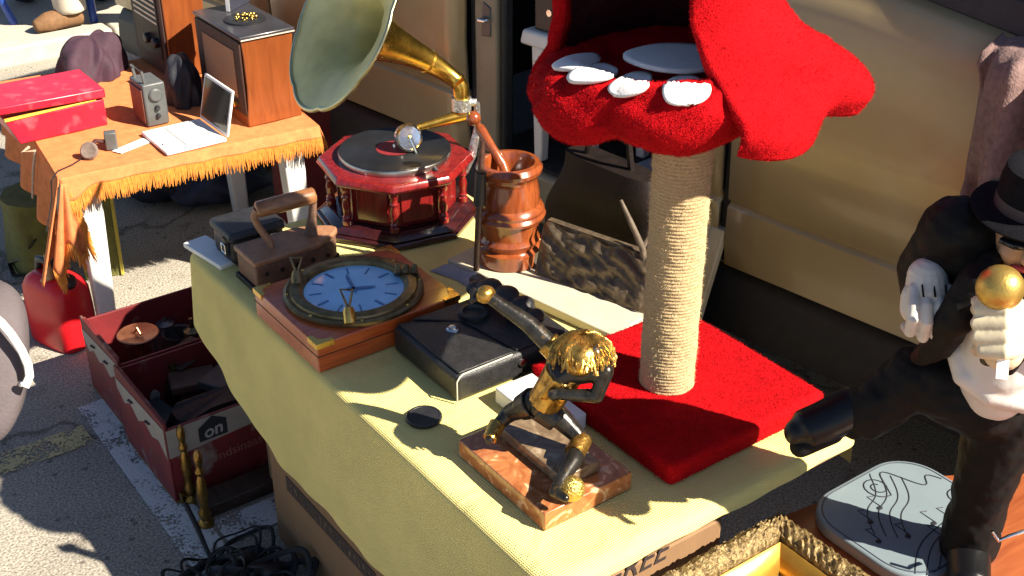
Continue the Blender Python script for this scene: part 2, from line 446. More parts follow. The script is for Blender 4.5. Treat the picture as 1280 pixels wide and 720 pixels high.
mb = MB(); mb.add([(-60, -60, 0), (60, -60, 0), (60, 60, 0), (-60, 60, 0)], [(0, 1, 2, 3)])
ground = struct(mb.build('ground', asphalt(), smooth=0), 'pale worn asphalt of the car park')
WPAINT = worn_paint('worn_white_paint', (0.58, 0.58, 0.57), 0.42)
YPAINT = worn_paint('worn_yellow_paint', (0.50, 0.42, 0.20), 0.455)
mb = MB(); mb.add([(0.565, 0.9, 0.004), (0.645, 0.9, 0.004), (0.655, 2.5, 0.004), (0.575, 2.5, 0.004)], [(0, 1, 2, 3)])
struct(mb.build('white_line', WPAINT, smooth=0), 'worn white parking line painted on the asphalt')
mb = MB(); mb.add([(-3, 2.345, 0.004), (0.56, 2.345, 0.004), (0.56, 2.425, 0.004), (-3, 2.425, 0.004)], [(0, 1, 2, 3)])
struct(mb.build('yellow_line', YPAINT, smooth=0), 'faded yellow line painted across the asphalt')
mb = MB(); mb.add([(0.66, 1.86, 0.004), (1.2, 1.86, 0.004), (1.2, 1.94, 0.004), (0.66, 1.94, 0.004)], [(0, 1, 2, 3)])
struct(mb.build('white_line', WPAINT, smooth=0), 'short worn white cross line beside the crates')
CONC = M('concrete', (0.42, 0.39, 0.33), 0.9, 0, 0.12, 14, 0.3, 160)
mb = MB(); mb.box(-4.0, 7.2, 4.99, 5.124, -0.03, 0.012)
kerb = struct(mb.build('kerb', CONC, smooth=0), 'pale kerb of concrete stones along the pavement')
for k in range(14):
    x0 = -4.0 + k * 0.8
    mb = MB(); mb.box(x0 + 0.004, x0 + 0.796, 5.0, 5.12, 0.0, 0.07)
    mb.build('kerb_stone', CONC, kerb, bevel=0.012)
mb = MB(); mb.box(-12, 12, 5.125, 14, -0.02, 0.062)
struct(mb.build('pavement', M('pavement', (0.43, 0.39, 0.31), 0.9, 0, 0.14, 60, 0.4, 140), smooth=0), 'pale pavement behind the stalls')

# ================================================================== MAIN TABLE
set_cam_scale('stall')
T = 0.72
G0 = 0.25
TX0, TX1, TY0, TY1 = 0.615, 1.112, 0.775, 1.745
tb = thing('trestle_table', 'low board table hidden under the pale yellow cloth', 'table', (0.86, 1.26, G0))
PLY = M_wood('plywood', (0.30, 0.2, 0.1), (0.42, 0.29, 0.16), axis='Y', coat=0)
mb = MB(); mb.box(TX0 + 0.008, TX1 - 0.008, TY0 + 0.008, TY1 - 0.008, T - 0.03, T - 0.006); mb.build('tabletop', PLY, tb, bevel=0.003)
for (x, y) in ((0.70, 1.66), (1.05, 1.66)):
    mb = MB(); mb.box(x - 0.016, x + 0.016, y - 0.016, y + 0.016, G0, T - 0.031); mb.build('leg', PLY, tb, bevel=0.003)

# cloth: top sheet with rounded border, long drop on the left, short one at the near end
YCLOTH = M_waffle('yellow_weave', (0.80, 0.68, 0.255), 2 * math.pi / 0.0088, 0.6)
def cloth_edge(t):
    """closed outline of the table top, rounded corners"""
    r = 0.022
    c = [(TX0 + r, TY0 + r, 180, 270), (TX1 - r, TY0 + r, 270, 360), (TX1 - r, TY1 - r, 0, 90), (TX0 + r, TY1 - r, 90, 180)]
    return c, r
def outline():
    c, r = cloth_edge(0); pts = []; nr = []
    nseg = (44, 90, 44, 90)
    for k in range(4):
        cx, cy, a0, a1 = c[k]
        for i in range(9):
            a = rad(a0 + (a1 - a0) * i / 8); pts.append((cx + r * math.cos(a), cy + r * math.sin(a))); nr.append((math.cos(a), math.sin(a)))
        nx, ny, na, _ = c[(k + 1) % 4]
        p0 = pts[-1]; p1 = (nx + r * math.cos(rad(na)), ny + r * math.sin(rad(na)))
        for i in range(1, nseg[k]):
            f = i / nseg[k]; pts.append((p0[0] + (p1[0] - p0[0]) * f, p0[1] + (p1[1] - p0[1]) * f)); nr.append(nr[-1])
    return pts, nr
pts, nrm = outline()
def hem(x, y):
    """how far the cloth hangs below the top at this border point"""
    if x < TX0 + 0.004: # left side
        return 0.226 - 0.10 * max(0, (y - 1.44) / 0.3) ** 1.2
    if y < TY0 + 0.01: return 0.017 + 0.002 * math.sin(x * 22) + 0.0012 * math.sin(x * 71)
    if x < TX0 + 0.03: # corner
        return 0.12 if y > 1.2 else 0.08
    return 0.06
mb = MB(); n = len(pts)
rings = []
ROWS = 26
for (fx, fy), (ux, uy) in zip(pts, nrm):
    h = hem(fx, fy); colv = []
    inn = 0.02
    colv.append((fx - ux * inn, fy - uy * inn, T))
    for i in range(1, 5):                       # rolled border
        a = rad(90 * i / 4); colv.append((fx - ux * 0.012 * (1 - math.sin(a)), fy - uy * 0.012 * (1 - math.sin(a)), T - 0.012 * (1 - math.cos(a))))
    for i in range(1, ROWS):
        f = i / (ROWS - 1); z = T - 0.012 - (h - 0.012 if h > 0.013 else 0.001) * f
        fold = 0.0021 * f ** 0.8 * (math.sin(fy * 33 + 0.8 * math.sin(fy * 12)) + 0.6 * math.sin(fy * 71 + 1.3) + 0.8 * math.sin(fx * 41)) * min(1, h / 0.15)
        out = 0.012 * f * min(1, h / 0.2) + fold
        colv.append((fx + ux * out, fy + uy * out, z))
    rings.append(colv)
K = len(rings[0])
vs = [q for c in rings for q in c]
fs = [(i * K + j, ((i + 1) % n) * K + j, ((i + 1) % n) * K + j + 1, i * K + j + 1) for i in range(n) for j in range(K - 1)]
mb.add(vs, fs)
cl = thing('tablecloth', 'pale yellow woven cloth draped over the stall table', 'tablecloth', (0.86, 1.26, T))
top = MB()
NX, NY = 40, 76
def topf(u, v):
    x = TX0 + 0.02 + (TX1 - TX0 - 0.04) * u; y = TY0 + 0.02 + (TY1 - TY0 - 0.04) * v
    return (x, y, T + (0.0006 * math.sin(x * 60 + 3 * y) * math.sin(y * 47) if 0.02 < u < 0.98 and 0.02 < v < 0.98 else 0))
top.grid(topf, NX, NY)
mb.build('drop', YCLOTH, cl, smooth=60)
top.build('top_sheet', YCLOTH, cl, smooth=60)

# cartons that carry the table
def carton(name, label, x0, x1, y0, y1, z1):
    c = thing(name, label, 'carton', ((x0 + x1) / 2, (y0 + y1) / 2, G0))
    t = 0.004
    mb = MB()
    mb.box(x0, x1, y0, y1, G0, z1)
    mb.build('walls', CARD, c, bevel=0.003)
    for s in (0, 1):                                        # top flaps, the joint left open
        ym = (y0 + y1) / 2
        f = MB(); f.box(x0 + 0.001, x1 - 0.001, y0 + 0.001 if s == 0 else ym + 0.0015, ym - 0.0015 if s == 0 else y1 - 0.001, z1 + 0.0005, z1 + 0.004); f.build('flap', CARD, c, bevel=0.001)
    return c
CX0, CX1, CY0, CY1, CZ = 0.634, 0.884, 0.788, 1.545, T - 0.038
gc = carton('cardboard_carton', 'brown printed appliance carton under the near end of the yellow cloth', CX0, CX1, CY0, CY1, CZ)
# printed name on the near face
text_mesh('GREE', 0.044, 'printed_name', INK, gc, frame_mtx((0.742, CY0 - 0.0008, CZ - 0.002), (1, 0, 0), (0, 0, 1)), shear=0.35)
# printed dark band with small lettering on the left face
mb = MB(); mb.box(CX0 - 0.0012, CX0 - 0.0004, 1.205, 1.485, 0.392, 0.421); mb.build('printed_band', M('band_ink', (0.045, 0.03, 0.024), 0.8, 0, 0.3, 120), gc, smooth=0)
LTR = M('band_letters', (0.17, 0.115, 0.075), 0.85, 0, 0.3, 90)
rr = random.Random(11); mb = MB(); y = 1.472                 # the print is worn: only broken strokes are left of the letters
while y > 1.222:
    w = rr.uniform(0.007, 0.012)
    for _ in range(3):
        a = rr.uniform(0, w * 0.7); z = 0.398 + rr.uniform(0, 0.012); h = rr.uniform(0.002, 0.009)
        mb.box(CX0 - 0.0018, CX0 - 0.0013 - 0.00005 * _, y - a - rr.uniform(0.0015, 0.004), y - a, z, min(0.416, z + h))
    y -= w + rr.choice((0.003, 0.003, 0.008))
mb.build('band_lettering', LTR, gc, smooth=0, kind='stuff')

# ================================================================== MUSHROOM CAT BED
MX0, MX1, MY0, MY1 = 0.836, 1.104, 0.832, 1.108
cx_, cy_ = 0.955, 0.972
ct = thing('cat_scratching_post', 'red plush mushroom cat bed on a sisal post with red base', 'cat bed', (cx_, cy_, T))
RED = M('red_plush', (0.40, 0.003, 0.006), 0.95, 0, 0.2, 26, 0.6, 420, sheen=0.1, spec=0.1)
REDF = M('red_fibre', (0.45, 0.004, 0.008), 0.85, 0, 0.2, 300, spec=0.1)
FELT = M('white_felt', (0.76, 0.74, 0.72), 0.95, 0, 0.05, 60, 0.15, 300, spec=0.1)
mb = MB(); mb.box(MX0, MX1, MY0, MY1, T + 0.0005, T + 0.032)
base = mb.build('base', RED, ct, bevel=0.008, seg=4)
fuzz(base, 'plush_pile', REDF, base, 45000, 0.0036, 0.00032, 0.9)
# sisal wound post
SIS = M('sisal', (0.60, 0.45, 0.25), 0.9, 0, 0.3, 260, 0.9, 500, stretch=(1, 1, 2.5), sheen=0.2, spec=0.15)
PZ0, PZ1 = T + 0.031, T + 0.435
PR = 0.0362
prof = []
pitch = 0.0048
nr_ = int((PZ1 - PZ0) / pitch)
for i in range(nr_):
    for k in range(6):
        a = math.pi * (k + 0.5) / 6
        prof.append((PR - 0.0020 + 0.0013 * math.sin(a), PZ0 + pitch * (i + (k + 0.5) / 6)))
mb = MB(); mb.lathe(prof, 56, (cx_, cy_, 0), amp=lambda a, z: 1 + 0.012 * math.sin(z * 97 + 2 * a) + 0.008 * math.sin(7 * a + z * 311))
post = mb.build('post', SIS, ct, smooth=80)
SISF = M('sisal_fibre', (0.62, 0.48, 0.27), 0.85, 0, 0.25, 400)
fuzz(post, 'loose_fibres', SISF, post, 9000, 0.005, 0.00026, 1.5, 0.2)
# cup: fat scalloped roll
def dirw(a):   # a = angle from "towards the camera", positive to the right
    d = -cF0 * math.cos(a) + cR * math.sin(a); return d
CUPZ = 1.162
RM, RB = 0.146, 0.038
def tilt(q):
    d = np.array([q[0] - cx_, q[1] - cy_, 0]); return (q[0], q[1], q[2] + 0.10 * (d @ cR) - 0.10 * (d @ cF0))
def lobe(a): return 0.5 + 0.5 * math.cos(7.0 * (a + 0.16))
def cup(a, ph):
    k = 0.66 + 0.34 * (lobe(a) ** 0.4)
    r = RM * (1 - 0.10 * max(0, math.sin(a))) + RB * k * 1.08 * math.cos(ph); z = CUPZ + RB * ((0.9 + 0.1 * k) if math.sin(ph) > 0 else (0.55 + 0.5 * lobe(a) ** 0.5)) * math.sin(ph)
    d = dirw(a)
    jit = 0.0016 * math.sin(13 * a + 5 * ph) + 0.0012 * math.sin(29 * a - 7 * ph)
    return tilt((cx_ + d[0] * (r + jit), cy_ + d[1] * (r + jit), z + jit))
mb = MB()
NA, NP = 120, 36
vs = [cup(2 * math.pi * i / NA, 2 * math.pi * j / NP) for i in range(NA) for j in range(NP)]
fs = [(i * NP + j, ((i + 1) % NA) * NP + j, ((i + 1) % NA) * NP + (j + 1) % NP, i * NP + (j + 1) % NP) for i in range(NA) for j in range(NP)]
mb.add(vs, fs)
rim = mb.build('cup_roll', RED, ct, smooth=80)
fuzz(rim, 'plush_pile', REDF, rim, 60000, 0.0031, 0.0003, 0.9)
mb = MB(); mb.lathe([(0.0, CUPZ - 0.035), (0.10, CUPZ - 0.03), (0.145, CUPZ - 0.02), (0.145, CUPZ + 0.012), (0.10, CUPZ + 0.016), (0.0, CUPZ + 0.019)], 48, (cx_, cy_, 0)); mb.v = [tilt(q) for q in mb.v]
mb.build('cup_floor', RED, ct, smooth=60)
def cup_top(x, y):
    dx, dy = x - cx_, y - cy_; r = math.hypot(dx, dy)
    d = np.array([dx, dy, 0]); a = math.atan2(d @ cR, -(d @ cF0))
    k = 0.66 + 0.34 * (lobe(a) ** 0.4)
    t = (r - RM) / (RB * k * 1.08)
    zf = CUPZ + 0.0175
    if abs(t) >= 1: return zf if r < RM else CUPZ
    return max(zf, CUPZ + RB * (0.9 + 0.1 * k) * math.sqrt(1 - t * t))
def onto_cup(px, py):
    z = CUPZ + 0.03
    for _ in range(30):
        q = P(px, py, z); z = 0.6 * z + 0.4 * tilt((q[0], q[1], cup_top(q[0], q[1])))[2]
    return P(px, py, z)
def patch(name, px, py, hw, hh, rot, seed=0, off=0.006, flat=False):
    """felt patch laid over the roll; outline read off the photo and carried onto the cup's surface"""
    rr = random.Random(seed); ph = [rr.uniform(0, 6.28) for _ in range(3)]; ringn, R_ = 32, 7; mb = MB()
    def q(f, t):
        k = f * (1 + 0.05 * math.sin(2 * t + ph[0]) + 0.04 * math.sin(3 * t + ph[1]) + 0.02 * math.sin(5 * t + ph[2]))
        u, v = hw * k * math.cos(t), hh * k * math.sin(t); u, v = u * math.cos(rot) - v * math.sin(rot), u * math.sin(rot) + v * math.cos(rot)
        w = onto_cup(px + u, py + v) if not flat else P(px + u, py + v, CUPZ + 0.03)
        return (w[0], w[1], w[2] + off)
    vs = [q(0, 0)] + [q(i / R_, 2 * math.pi * j / ringn) for i in range(1, R_ + 1) for j in range(ringn)]
    fs = [(0, 1 + j, 1 + (j + 1) % ringn) for j in range(ringn)]
    for i in range(R_ - 1):
        for j in range(ringn):
            a = 1 + i * ringn + j; b = 1 + i * ringn + (j + 1) % ringn; fs.append((a, a + ringn, b + ringn, b))
    mb.add(vs, fs); return mb.build(name, FELT, ct, smooth=70, solid=0.004)
patch('white_spot', 721, 84, 29, 9, -0.22, 1)
patch('white_spot', 740, 99, 32, 11, -0.2, 2)
patch('white_spot', 788, 113, 27, 14, -0.35, 3)
patch('white_spot', 857, 121, 29, 20, -0.05, 4)
patch('white_cushion', 846, 79, 66, 17, 0.05, 5, flat=True)
# hood: open towards the front left
A0, A1 = rad(8), rad(360 - 112)
def hood(u, v):
    a = A0 + (A1 - A0) * u
    e = min(1.0, min(u, 1 - u) / 0.05)
    prof = [(0.0, 0.193, -0.028), (0.10, 0.198, -0.014), (0.22, 0.186, 0.008), (0.38, 0.145, 0.044), (0.52, 0.120, 0.085), (0.68, 0.108, 0.15), (0.82, 0.096, 0.22), (0.92, 0.07, 0.275), (1.0, 0.004, 0.297)]
    for i in range(len(prof) - 1):
        if v <= prof[i + 1][0]:
            f = (v - prof[i][0]) / (prof[i + 1][0] - prof[i][0]); f = f * f * (3 - 2 * f) * 0.5 + f * 0.5
            r = prof[i][1] + (prof[i + 1][1] - prof[i][1]) * f; z = prof[i][2] + (prof[i + 1][2] - prof[i][2]) * f; break
    w = (1 - v) ** 3
    wave = math.cos(7.0 * (a - rad(22)))
    r += w * (0.014 * wave) + 0.004 * math.sin(5 * a + 9 * v)
    r += 0.006 * math.exp(-((a - rad(88)) / 0.5) ** 2) * (1 - v)
    z += w * (-0.009 * wave) + 0.01 * math.exp(-((a - rad(95)) / 0.4) ** 2) * w
    # the two front edges lean in towards the top to close the arch
    d = dirw(a)
    r *= 1 - 0.10 * max(0, math.sin(a)) ** 2 * w * 1.35
    ln = -0.036 * min(1, max(0, (v - 0.15) / 0.4))
    return tilt((cx_ + d[0] * r + cR[0] * ln, cy_ + d[1] * r + cR[1] * ln, CUPZ + z))
mb = MB(); mb.grid(hood, 110, 46)
hd = mb.build('hood', RED, ct, smooth=80, solid=0.016)
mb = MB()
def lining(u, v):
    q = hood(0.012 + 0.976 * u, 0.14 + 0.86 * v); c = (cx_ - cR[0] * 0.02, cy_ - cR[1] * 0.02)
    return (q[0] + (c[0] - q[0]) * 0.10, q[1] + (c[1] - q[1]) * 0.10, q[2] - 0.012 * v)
mb.grid(lining, 80, 34); mb.build('shade_lining', M('hood_shade', (0.035, 0.006, 0.008), 0.95, 0, 0.3, 60, 0.3, 300, spec=0.1), hd, smooth=80)  # added dark skin; the shade under the hood is put into its colour
fuzz(hd, 'plush_pile', REDF, hd, 70000, 0.0031, 0.0003, 0.9)

# ================================================================== GRAMOPHONE
gx, gy = 0.962, 1.655
gr = thing('gramophone', 'red octagonal gramophone with big brass horn and black record', 'gramophone', (gx, gy, T))
MAHO = M_wood('red_mahogany', (0.11, 0.006, 0.007), (0.24, 0.014, 0.012), 20, 'Z', 0.22, 0.7)
DMAHO = M_wood('dark_mahogany', (0.018, 0.005, 0.007), (0.045, 0.008, 0.009), 20, 'X', 0.25, 0.7)
VINYL = M('vinyl', (0.012, 0.012, 0.013), 0.28, 0, 0.2, 30, 0.03, 700)
OCT0 = 12.0
def octo(r, off=OCT0): return [(gx + r * math.cos(rad(off + 45 * k)), gy + r * math.sin(rad(off + 45 * k))) for k in range(8)]
def octring(r0, z0, r1, z1):
    return MB().add([(x, y, z0) for x, y in octo(r0)] + [(x, y, z1) for x, y in octo(r1)],
                    [tuple(range(7, -1, -1)), tuple(range(8, 16))] + [(i, (i + 1) % 8, 8 + (i + 1) % 8, 8 + i) for i in range(8)])
mb = octring(0.140, T + 0.001, 0.140, T + 0.012); mb.v += []
pl = mb.build('plinth', DMAHO, gr, bevel=0.003)
octring(0.134, T + 0.0125, 0.118, T + 0.024).build('plinth_moulding', DMAHO, pl, bevel=0.003)
octring(0.100, T + 0.0245, 0.100, T + 0.094).build('body', MAHO, gr, bevel=0.001)
MIRR = M('mirror_van_tint', (0.55, 0.5, 0.42), 0.12, 1.0, 0.06, 20)  # beige of the van's reflection is put into this panel's colour
for k in range(8):
    a0, a1 = rad(OCT0 + 45 * k), rad(OCT0 + 45 * (k + 1)); am = (a0 + a1) / 2
    ap = 0.100 * math.cos(rad(22.5)); half = 0.100 * math.sin(rad(22.5)) * 0.72
    m = frame_mtx((gx + ap * math.cos(am), gy + ap * math.sin(am), T + 0.0595), (-math.sin(am), math.cos(am), 0), (0, 0, 1))
    mb = MB(); mb.box(-half, half, -0.028, 0.028, 0.0004, 0.003, m)
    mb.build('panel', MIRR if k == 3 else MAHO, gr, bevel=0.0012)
    c = (gx + 0.1115 * math.cos(a0), gy + 0.1115 * math.sin(a0), T + 0.0245)
    pr = [(0.0085, 0), (0.0085, 0.007), (0.006, 0.009), (0.0078, 0.013), (0.0055, 0.017), (0.0068, 0.026), (0.0075, 0.034), (0.0055, 0.042), (0.0055, 0.046), (0.0076, 0.049), (0.0055, 0.053), (0.0070, 0.060), (0.0085, 0.063), (0.0085, 0.0692)]
    mb = MB(); mb.lathe(pr, 14, c); mb.build('column', MAHO, gr, smooth=50)
lid = octring(0.126, T + 0.0945, 0.130, T + 0.100).build('lid_moulding', MAHO, gr, bevel=0.002)
octring(0.132, T + 0.1003, 0.126, T + 0.111).build('lid', MAHO, lid, bevel=0.002)
mb = MB(); mb.lathe([(0.093, T + 0.1115), (0.094, T + 0.119), (0.0925, T + 0.1215)], 56, (gx, gy, 0)); mb.build('platter', M('platter', (0.45, 0.42, 0.38), 0.3, 1.0), gr)
pr = [(0.003, T + 0.1218)]
for i in range(30):
    r = 0.034 + i * 0.0019; pr += [(r, T + 0.1232), (r + 0.0009, T + 0.1229)]
pr += [(0.0925, T + 0.1232), (0.093, T + 0.1222)]
mb = MB(); mb.lathe(pr, 72, (gx, gy, 0), capt=False); rec = mb.build('record', VINYL, gr, smooth=20)
mb = MB(); mb.lathe([(0.0025, T + 0.1236), (0.031, T + 0.1236), (0.031, T + 0.1233)], 40, (gx, gy, 0), capb=False, capt=False); mb.build('record_label', M('label_red', (0.20, 0.018, 0.022), 0.5, 0, 0.2, 90), rec)
mb = MB(); mb.lathe([(0.0028, T + 0.122), (0.0028, T + 0.129), (0.0012, T + 0.131)], 12, (gx, gy, 0)); mb.build('spindle', STEEL, gr)
# bracket, elbow, horn
gc3 = np.array([gx, gy, T + 0.12])
br0 = PV(581, 214, gc3, 0.02); br1 = PV(597, 160, gc3, 0.03); br2 = PV(596, 128, gc3, 0.03); br3 = PV(580, 130, gc3, 0.03)
mid = PV(590, 192, gc3, 0.025)
SILV = M('ornate_silver', (0.72, 0.72, 0.7), 0.3, 0.9, 0.35, 90, 0.8, 160)
mb = MB(); mb.tube([br0, mid, br1, br2], [0.0085, 0.011, 0.008, 0.0075], 10, flat=0.5); mb.build('bracket', SILV, gr, smooth=60)
E0 = PV(577, 138, gc3, 0.03); E1 = PV(577, 118, gc3, 0.03); E2 = PV(573, 103, gc3, 0.03)
mb = MB(); mb.tube([PV(577, 137, gc3, 0.03), PV(577, 122, gc3, 0.03)], 0.0165, 20); mb.tube([br2, PV(583, 128, gc3, 0.03)], 0.007, 8); mb.build('bracket_collar', SILV, gr, smooth=60)
Mc = PV(428, 27, gc3, -0.055)
ax = Vector(tuple(Mc - E2)); Lh = ax.length
# horn along a slightly bowed axis
def bez(t):
    q0, q3 = np.array(E2), np.array(Mc)
    q1 = q0 + (cR * -0.045 + cU * 0.040); q2 = q3 - (q3 - q0) * 0.33 + cU * 0.004
    return (1 - t) ** 3 * q0 + 3 * (1 - t) ** 2 * t * q1 + 3 * (1 - t) * t * t * q2 + t ** 3 * q3
def hr(t):
    return 0.0125 + 0.018 * t + 0.022 * t ** 3 + 0.030 * t ** 6 + 0.062 * t ** 14
RH = 0.145
hs = RH / hr(1)
def horn_surface(t0, t1, nt, off):
    vs = []; NR = 64; ts = [t0 + (t1 - t0) * (1 - (1 - i / (nt - 1)) ** 1.8) for i in range(nt)]
    prev = None
    for t in ts:
        q = bez(t); tn = Vector(tuple(bez(min(1, t + 0.01)) - bez(max(0, t - 0.01)))).normalized()
        u = tn.cross(Vector((0, 0, 1))).normalized(); w = u.cross(tn)
        for j in range(NR):
            a = 2 * math.pi * j / NR
            r = 0.0125 + (hr(t) - 0.0125) * ((RH - 0.0125) / (hr(1) - 0.0125)) - off
            seam = abs(math.cos(4 * a)) ** 0.5
            r *= 1 - 0.035 * (t ** 3) * (1 - seam)
            v = Vector(tuple(q)) + u * (math.cos(a) * r) + w * (math.sin(a) * r); vs.append(v)
    fs = [(i * NR + j, i * NR + (j + 1) % NR, (i + 1) * NR + (j + 1) % NR, (i + 1) * NR + j) for i in range(nt - 1) for j in range(NR)]
    rim = vs[-NR:]
    return MB().add(vs, fs), rim
o_, rim_pts = horn_surface(0.0, 1.0, 44, 0.0)
HORN = M('horn_brass', (0.76, 0.48, 0.09), 0.27, 1.0, 0.16, 18, 0.04, 60, rvar=0.06, dirt=((0.36, 0.22, 0.07), 30, 0.6, 0.5))
BELLIN = M('bell_sky_tint', (0.58, 0.52, 0.19), 0.38, 0.12, 0.3, 7, 0.05, 50, c2=(0.74, 0.66, 0.27), rvar=0.08)  # reflected sky inside the brass bell is put into this yellow-green colour
hn = o_.build('horn', HORN, gr, smooth=60)
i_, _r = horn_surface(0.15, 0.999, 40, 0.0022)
i_.build('bell_inner_skin', BELLIN, hn, smooth=60)
mb = MB(); mb.tube(rim_pts, 0.0036, 8, closed=True); mb.build('bell_rim', M('rim_brass', (0.5, 0.46, 0.26), 0.3, 1.0, 0.2, 30), hn, smooth=80)
mb = MB(); mb.tube([E0, E1, PV(576, 108, gc3, 0.03), E2], [0.013, 0.013, 0.0135, 0.0125], 20)
qa = bez(0.02); mb.tube([bez(0.0), bez(0.02)], 0.015, 20); mb.tube([bez(0.30), bez(0.315)], 0.0012 + 0.0125 + (hr(0.31) - 0.0125) * ((RH - 0.0125) / (hr(1) - 0.0125)), 24); mb.build('elbow', HORN, gr, smooth=50)
# tone arm and reproducer
ta0 = PV(582, 143, gc3, 0.03); ta1 = PV(520, 160, gc3, 0.0)
mb = MB(); mb.tube([ta0, ta0 * 0.5 + ta1 * 0.5, ta1], [0.0105, 0.0088, 0.0055], 16); arm = mb.build('tone_arm', HORN, gr, smooth=60)
rc = PV(511, 172, gc3, -0.012)
fdir = Vector(tuple(cC - rc)).normalized(); fdir = (fdir + Vector(tuple(cR)) * 0.35).normalized()
mt = fdir.to_track_quat('Z', 'Y').to_matrix().to_4x4()
mb = MB(); mb.lathe([(0.021, -0.009), (0.0235, -0.006), (0.0235, 0.003), (0.0205, 0.0055), (0.0185, 0.004), (0.0, 0.0045)], 40, rc, mt, capt=False); rp_ = mb.build('reproducer', STEEL, arm, smooth=35)
mb = MB(); mb.lathe([(0.0035, 0.004), (0.0035, 0.006), (0.002, 0.007)], 14, rc, mt); mb.build('reproducer_boss', BRASS, arm)
mb = MB(); mb.tube([rc + np.array(fdir) * 0.005, PV(520, 190, gc3, -0.02), PV(527, 200, gc3, -0.022)], [0.003, 0.0035, 0.001], 8); mb.build('needle_holder', STEEL, arm)
mb = MB(); mb.tube([ta1, rc - np.array(fdir) * 0.006], [0.0055, 0.0055], 12); mb.build('arm_neck', HORN, arm)
bx_ = PV(527, 203, gc3, -0.05)
mb = MB(); mb.tube([PV(515, 212, gc3, -0.055), PV(540, 207, gc3, -0.06), PV(546, 214, gc3, -0.065)], [0.004, 0.005, 0.004], 8); mb.build('brake_lever', BLACKPL, gr)
mb = MB()
for px in (458, 465, 472, 483): mb.ball(P(px, 218 + (px - 458) * 0.05, T + 0.1125), 0.003, 8, 6)
mb.build('maker_plate_studs', STEEL, gr)
# crank
k0 = PV(425, 262, gc3, -0.02)

# ================================================================== THINGS ON THE YELLOW CLOTH
RUST = M('rusty_brown_iron', (0.16, 0.085, 0.055), 0.6, 0.2, 0.35, 70, 0.35, 200, rvar=0.12)
TURNED = M_wood('turned_wood', (0.17, 0.036, 0.010), (0.29, 0.072, 0.019), 16, 'Z', 0.24, 0.75)
LEATHERB = M('black_leather', (0.018, 0.018, 0.019), 0.42, 0, 0.3, 50, 0.35, 380, rvar=0.1)

# --- cream board and turned mortar with pestle
ang = 11.0
su = np.array([-math.sin(rad(ang)), math.cos(rad(ang)), 0.0]); sw = np.array([math.cos(rad(ang)), math.sin(rad(ang)), 0.0])
s0 = np.array([0.990, 1.118, 0.0])
def rect(o, u, w, lu, lw): return [o, o + w * lw, o + w * lw + u * lu, o + u * lu]
mb = MB(); r4 = rect(s0, su, sw, 0.335, 0.118)
for q in r4: q[0] = min(q[0], 1.108)
mb.hexa([(q[0], q[1], T + 0.001) for q in r4], [(q[0], q[1], T + 0.016) for q in r4])
sl = mb.build('board', M('cream_board', (0.50, 0.455, 0.34), 0.45, 0, 0.08, 14, 0.08, 80, dirt=((0.4, 0.36, 0.27), 10, 0.56, 0.5)), None, bevel=0.002, origin=(0.98, 1.27, T))
tag(sl, 'cream rectangular board lying flat under the wooden mortar and bronze plaque', 'board')
ux_, uy_ = 1.006, 1.392
zb = T + 0.0165
mo = thing('mortar', 'glossy turned brown wooden mortar beside the gramophone', 'mortar', (ux_, uy_, zb))
pf = [(0.049, 0), (0.051, 0.004), (0.051, 0.024), (0.044, 0.028), (0.0455, 0.034), (0.048, 0.039), (0.0445, 0.045), (0.0435, 0.049), (0.0465, 0.066), (0.048, 0.072), (0.055, 0.076), (0.0565, 0.081), (0.053, 0.086), (0.054, 0.09), (0.0515, 0.095), (0.0465, 0.099), (0.0465, 0.118), (0.043, 0.135), (0.0425, 0.141), (0.045, 0.147), (0.050, 0.151), (0.051, 0.157), (0.0465, 0.164), (0.039, 0.165), (0.036, 0.160), (0.033, 0.10), (0.022, 0.06), (0.002, 0.055)]
mb = MB(); mb.lathe([(r * 1.0, z * 1.0) for r, z in pf], 56, (ux_, uy_, zb), capt=False); mb.build('body', TURNED, mo, smooth=35)
pe = thing('pestle', 'slim brown wooden pestle with round knob leaning out of the mortar', 'pestle', (ux_, uy_, zb + 0.07))
uq = np.array([ux_, uy_, zb + 0.1])
p0 = np.array([ux_ + 0.02, uy_ - 0.005, zb + 0.065]); p1 = PD(628, 205, uq, -0.01); p2 = PD(592, 148, uq, 0.01)
d = (p2 - p1) / np.linalg.norm(p2 - p1)
mb = MB(); mb.tube([p0, p1, p1 * .6 + p2 * .4, p2 - d * 0.02, p2 - d * 0.013], [0.0085, 0.0075, 0.007, 0.0085, 0.0055], 16); mb.build('shaft', TURNED, pe, smooth=50)
mb = MB(); mb.ball(p2, (0.0115, 0.0115, 0.0115), 20, 12); mb.build('knob', TURNED, pe)
# rod leaning on the mortar
c0 = P(595, 347, T + 0.002); c1 = PD(602, 196, np.array([ux_ - 0.045, uy_ - 0.04, zb + 0.16]), -0.004); c2 = c1 + (c1 - c0) * 0.13
rod = thing('leather_strap_rod', 'thin dark leather-bound rod propped against the wooden mortar', 'rod', c0)
mb = MB(); mb.tube([c0, c0 * .5 + c1 * .5, c1, c2], [0.0048, 0.0055, 0.005, 0.0035], 10); mb.build('shaft', M('dark_leather', (0.07, 0.03, 0.02), 0.45, 0, 0.4, 80, 0.3, 250), rod, smooth=60)
mb = MB(); mb.tube([c0 * .12 + c1 * .88, c0 * .38 + c1 * .62], [0.0085, 0.0095], 12); mb.build('grip', LEATHERB, rod, smooth=50)

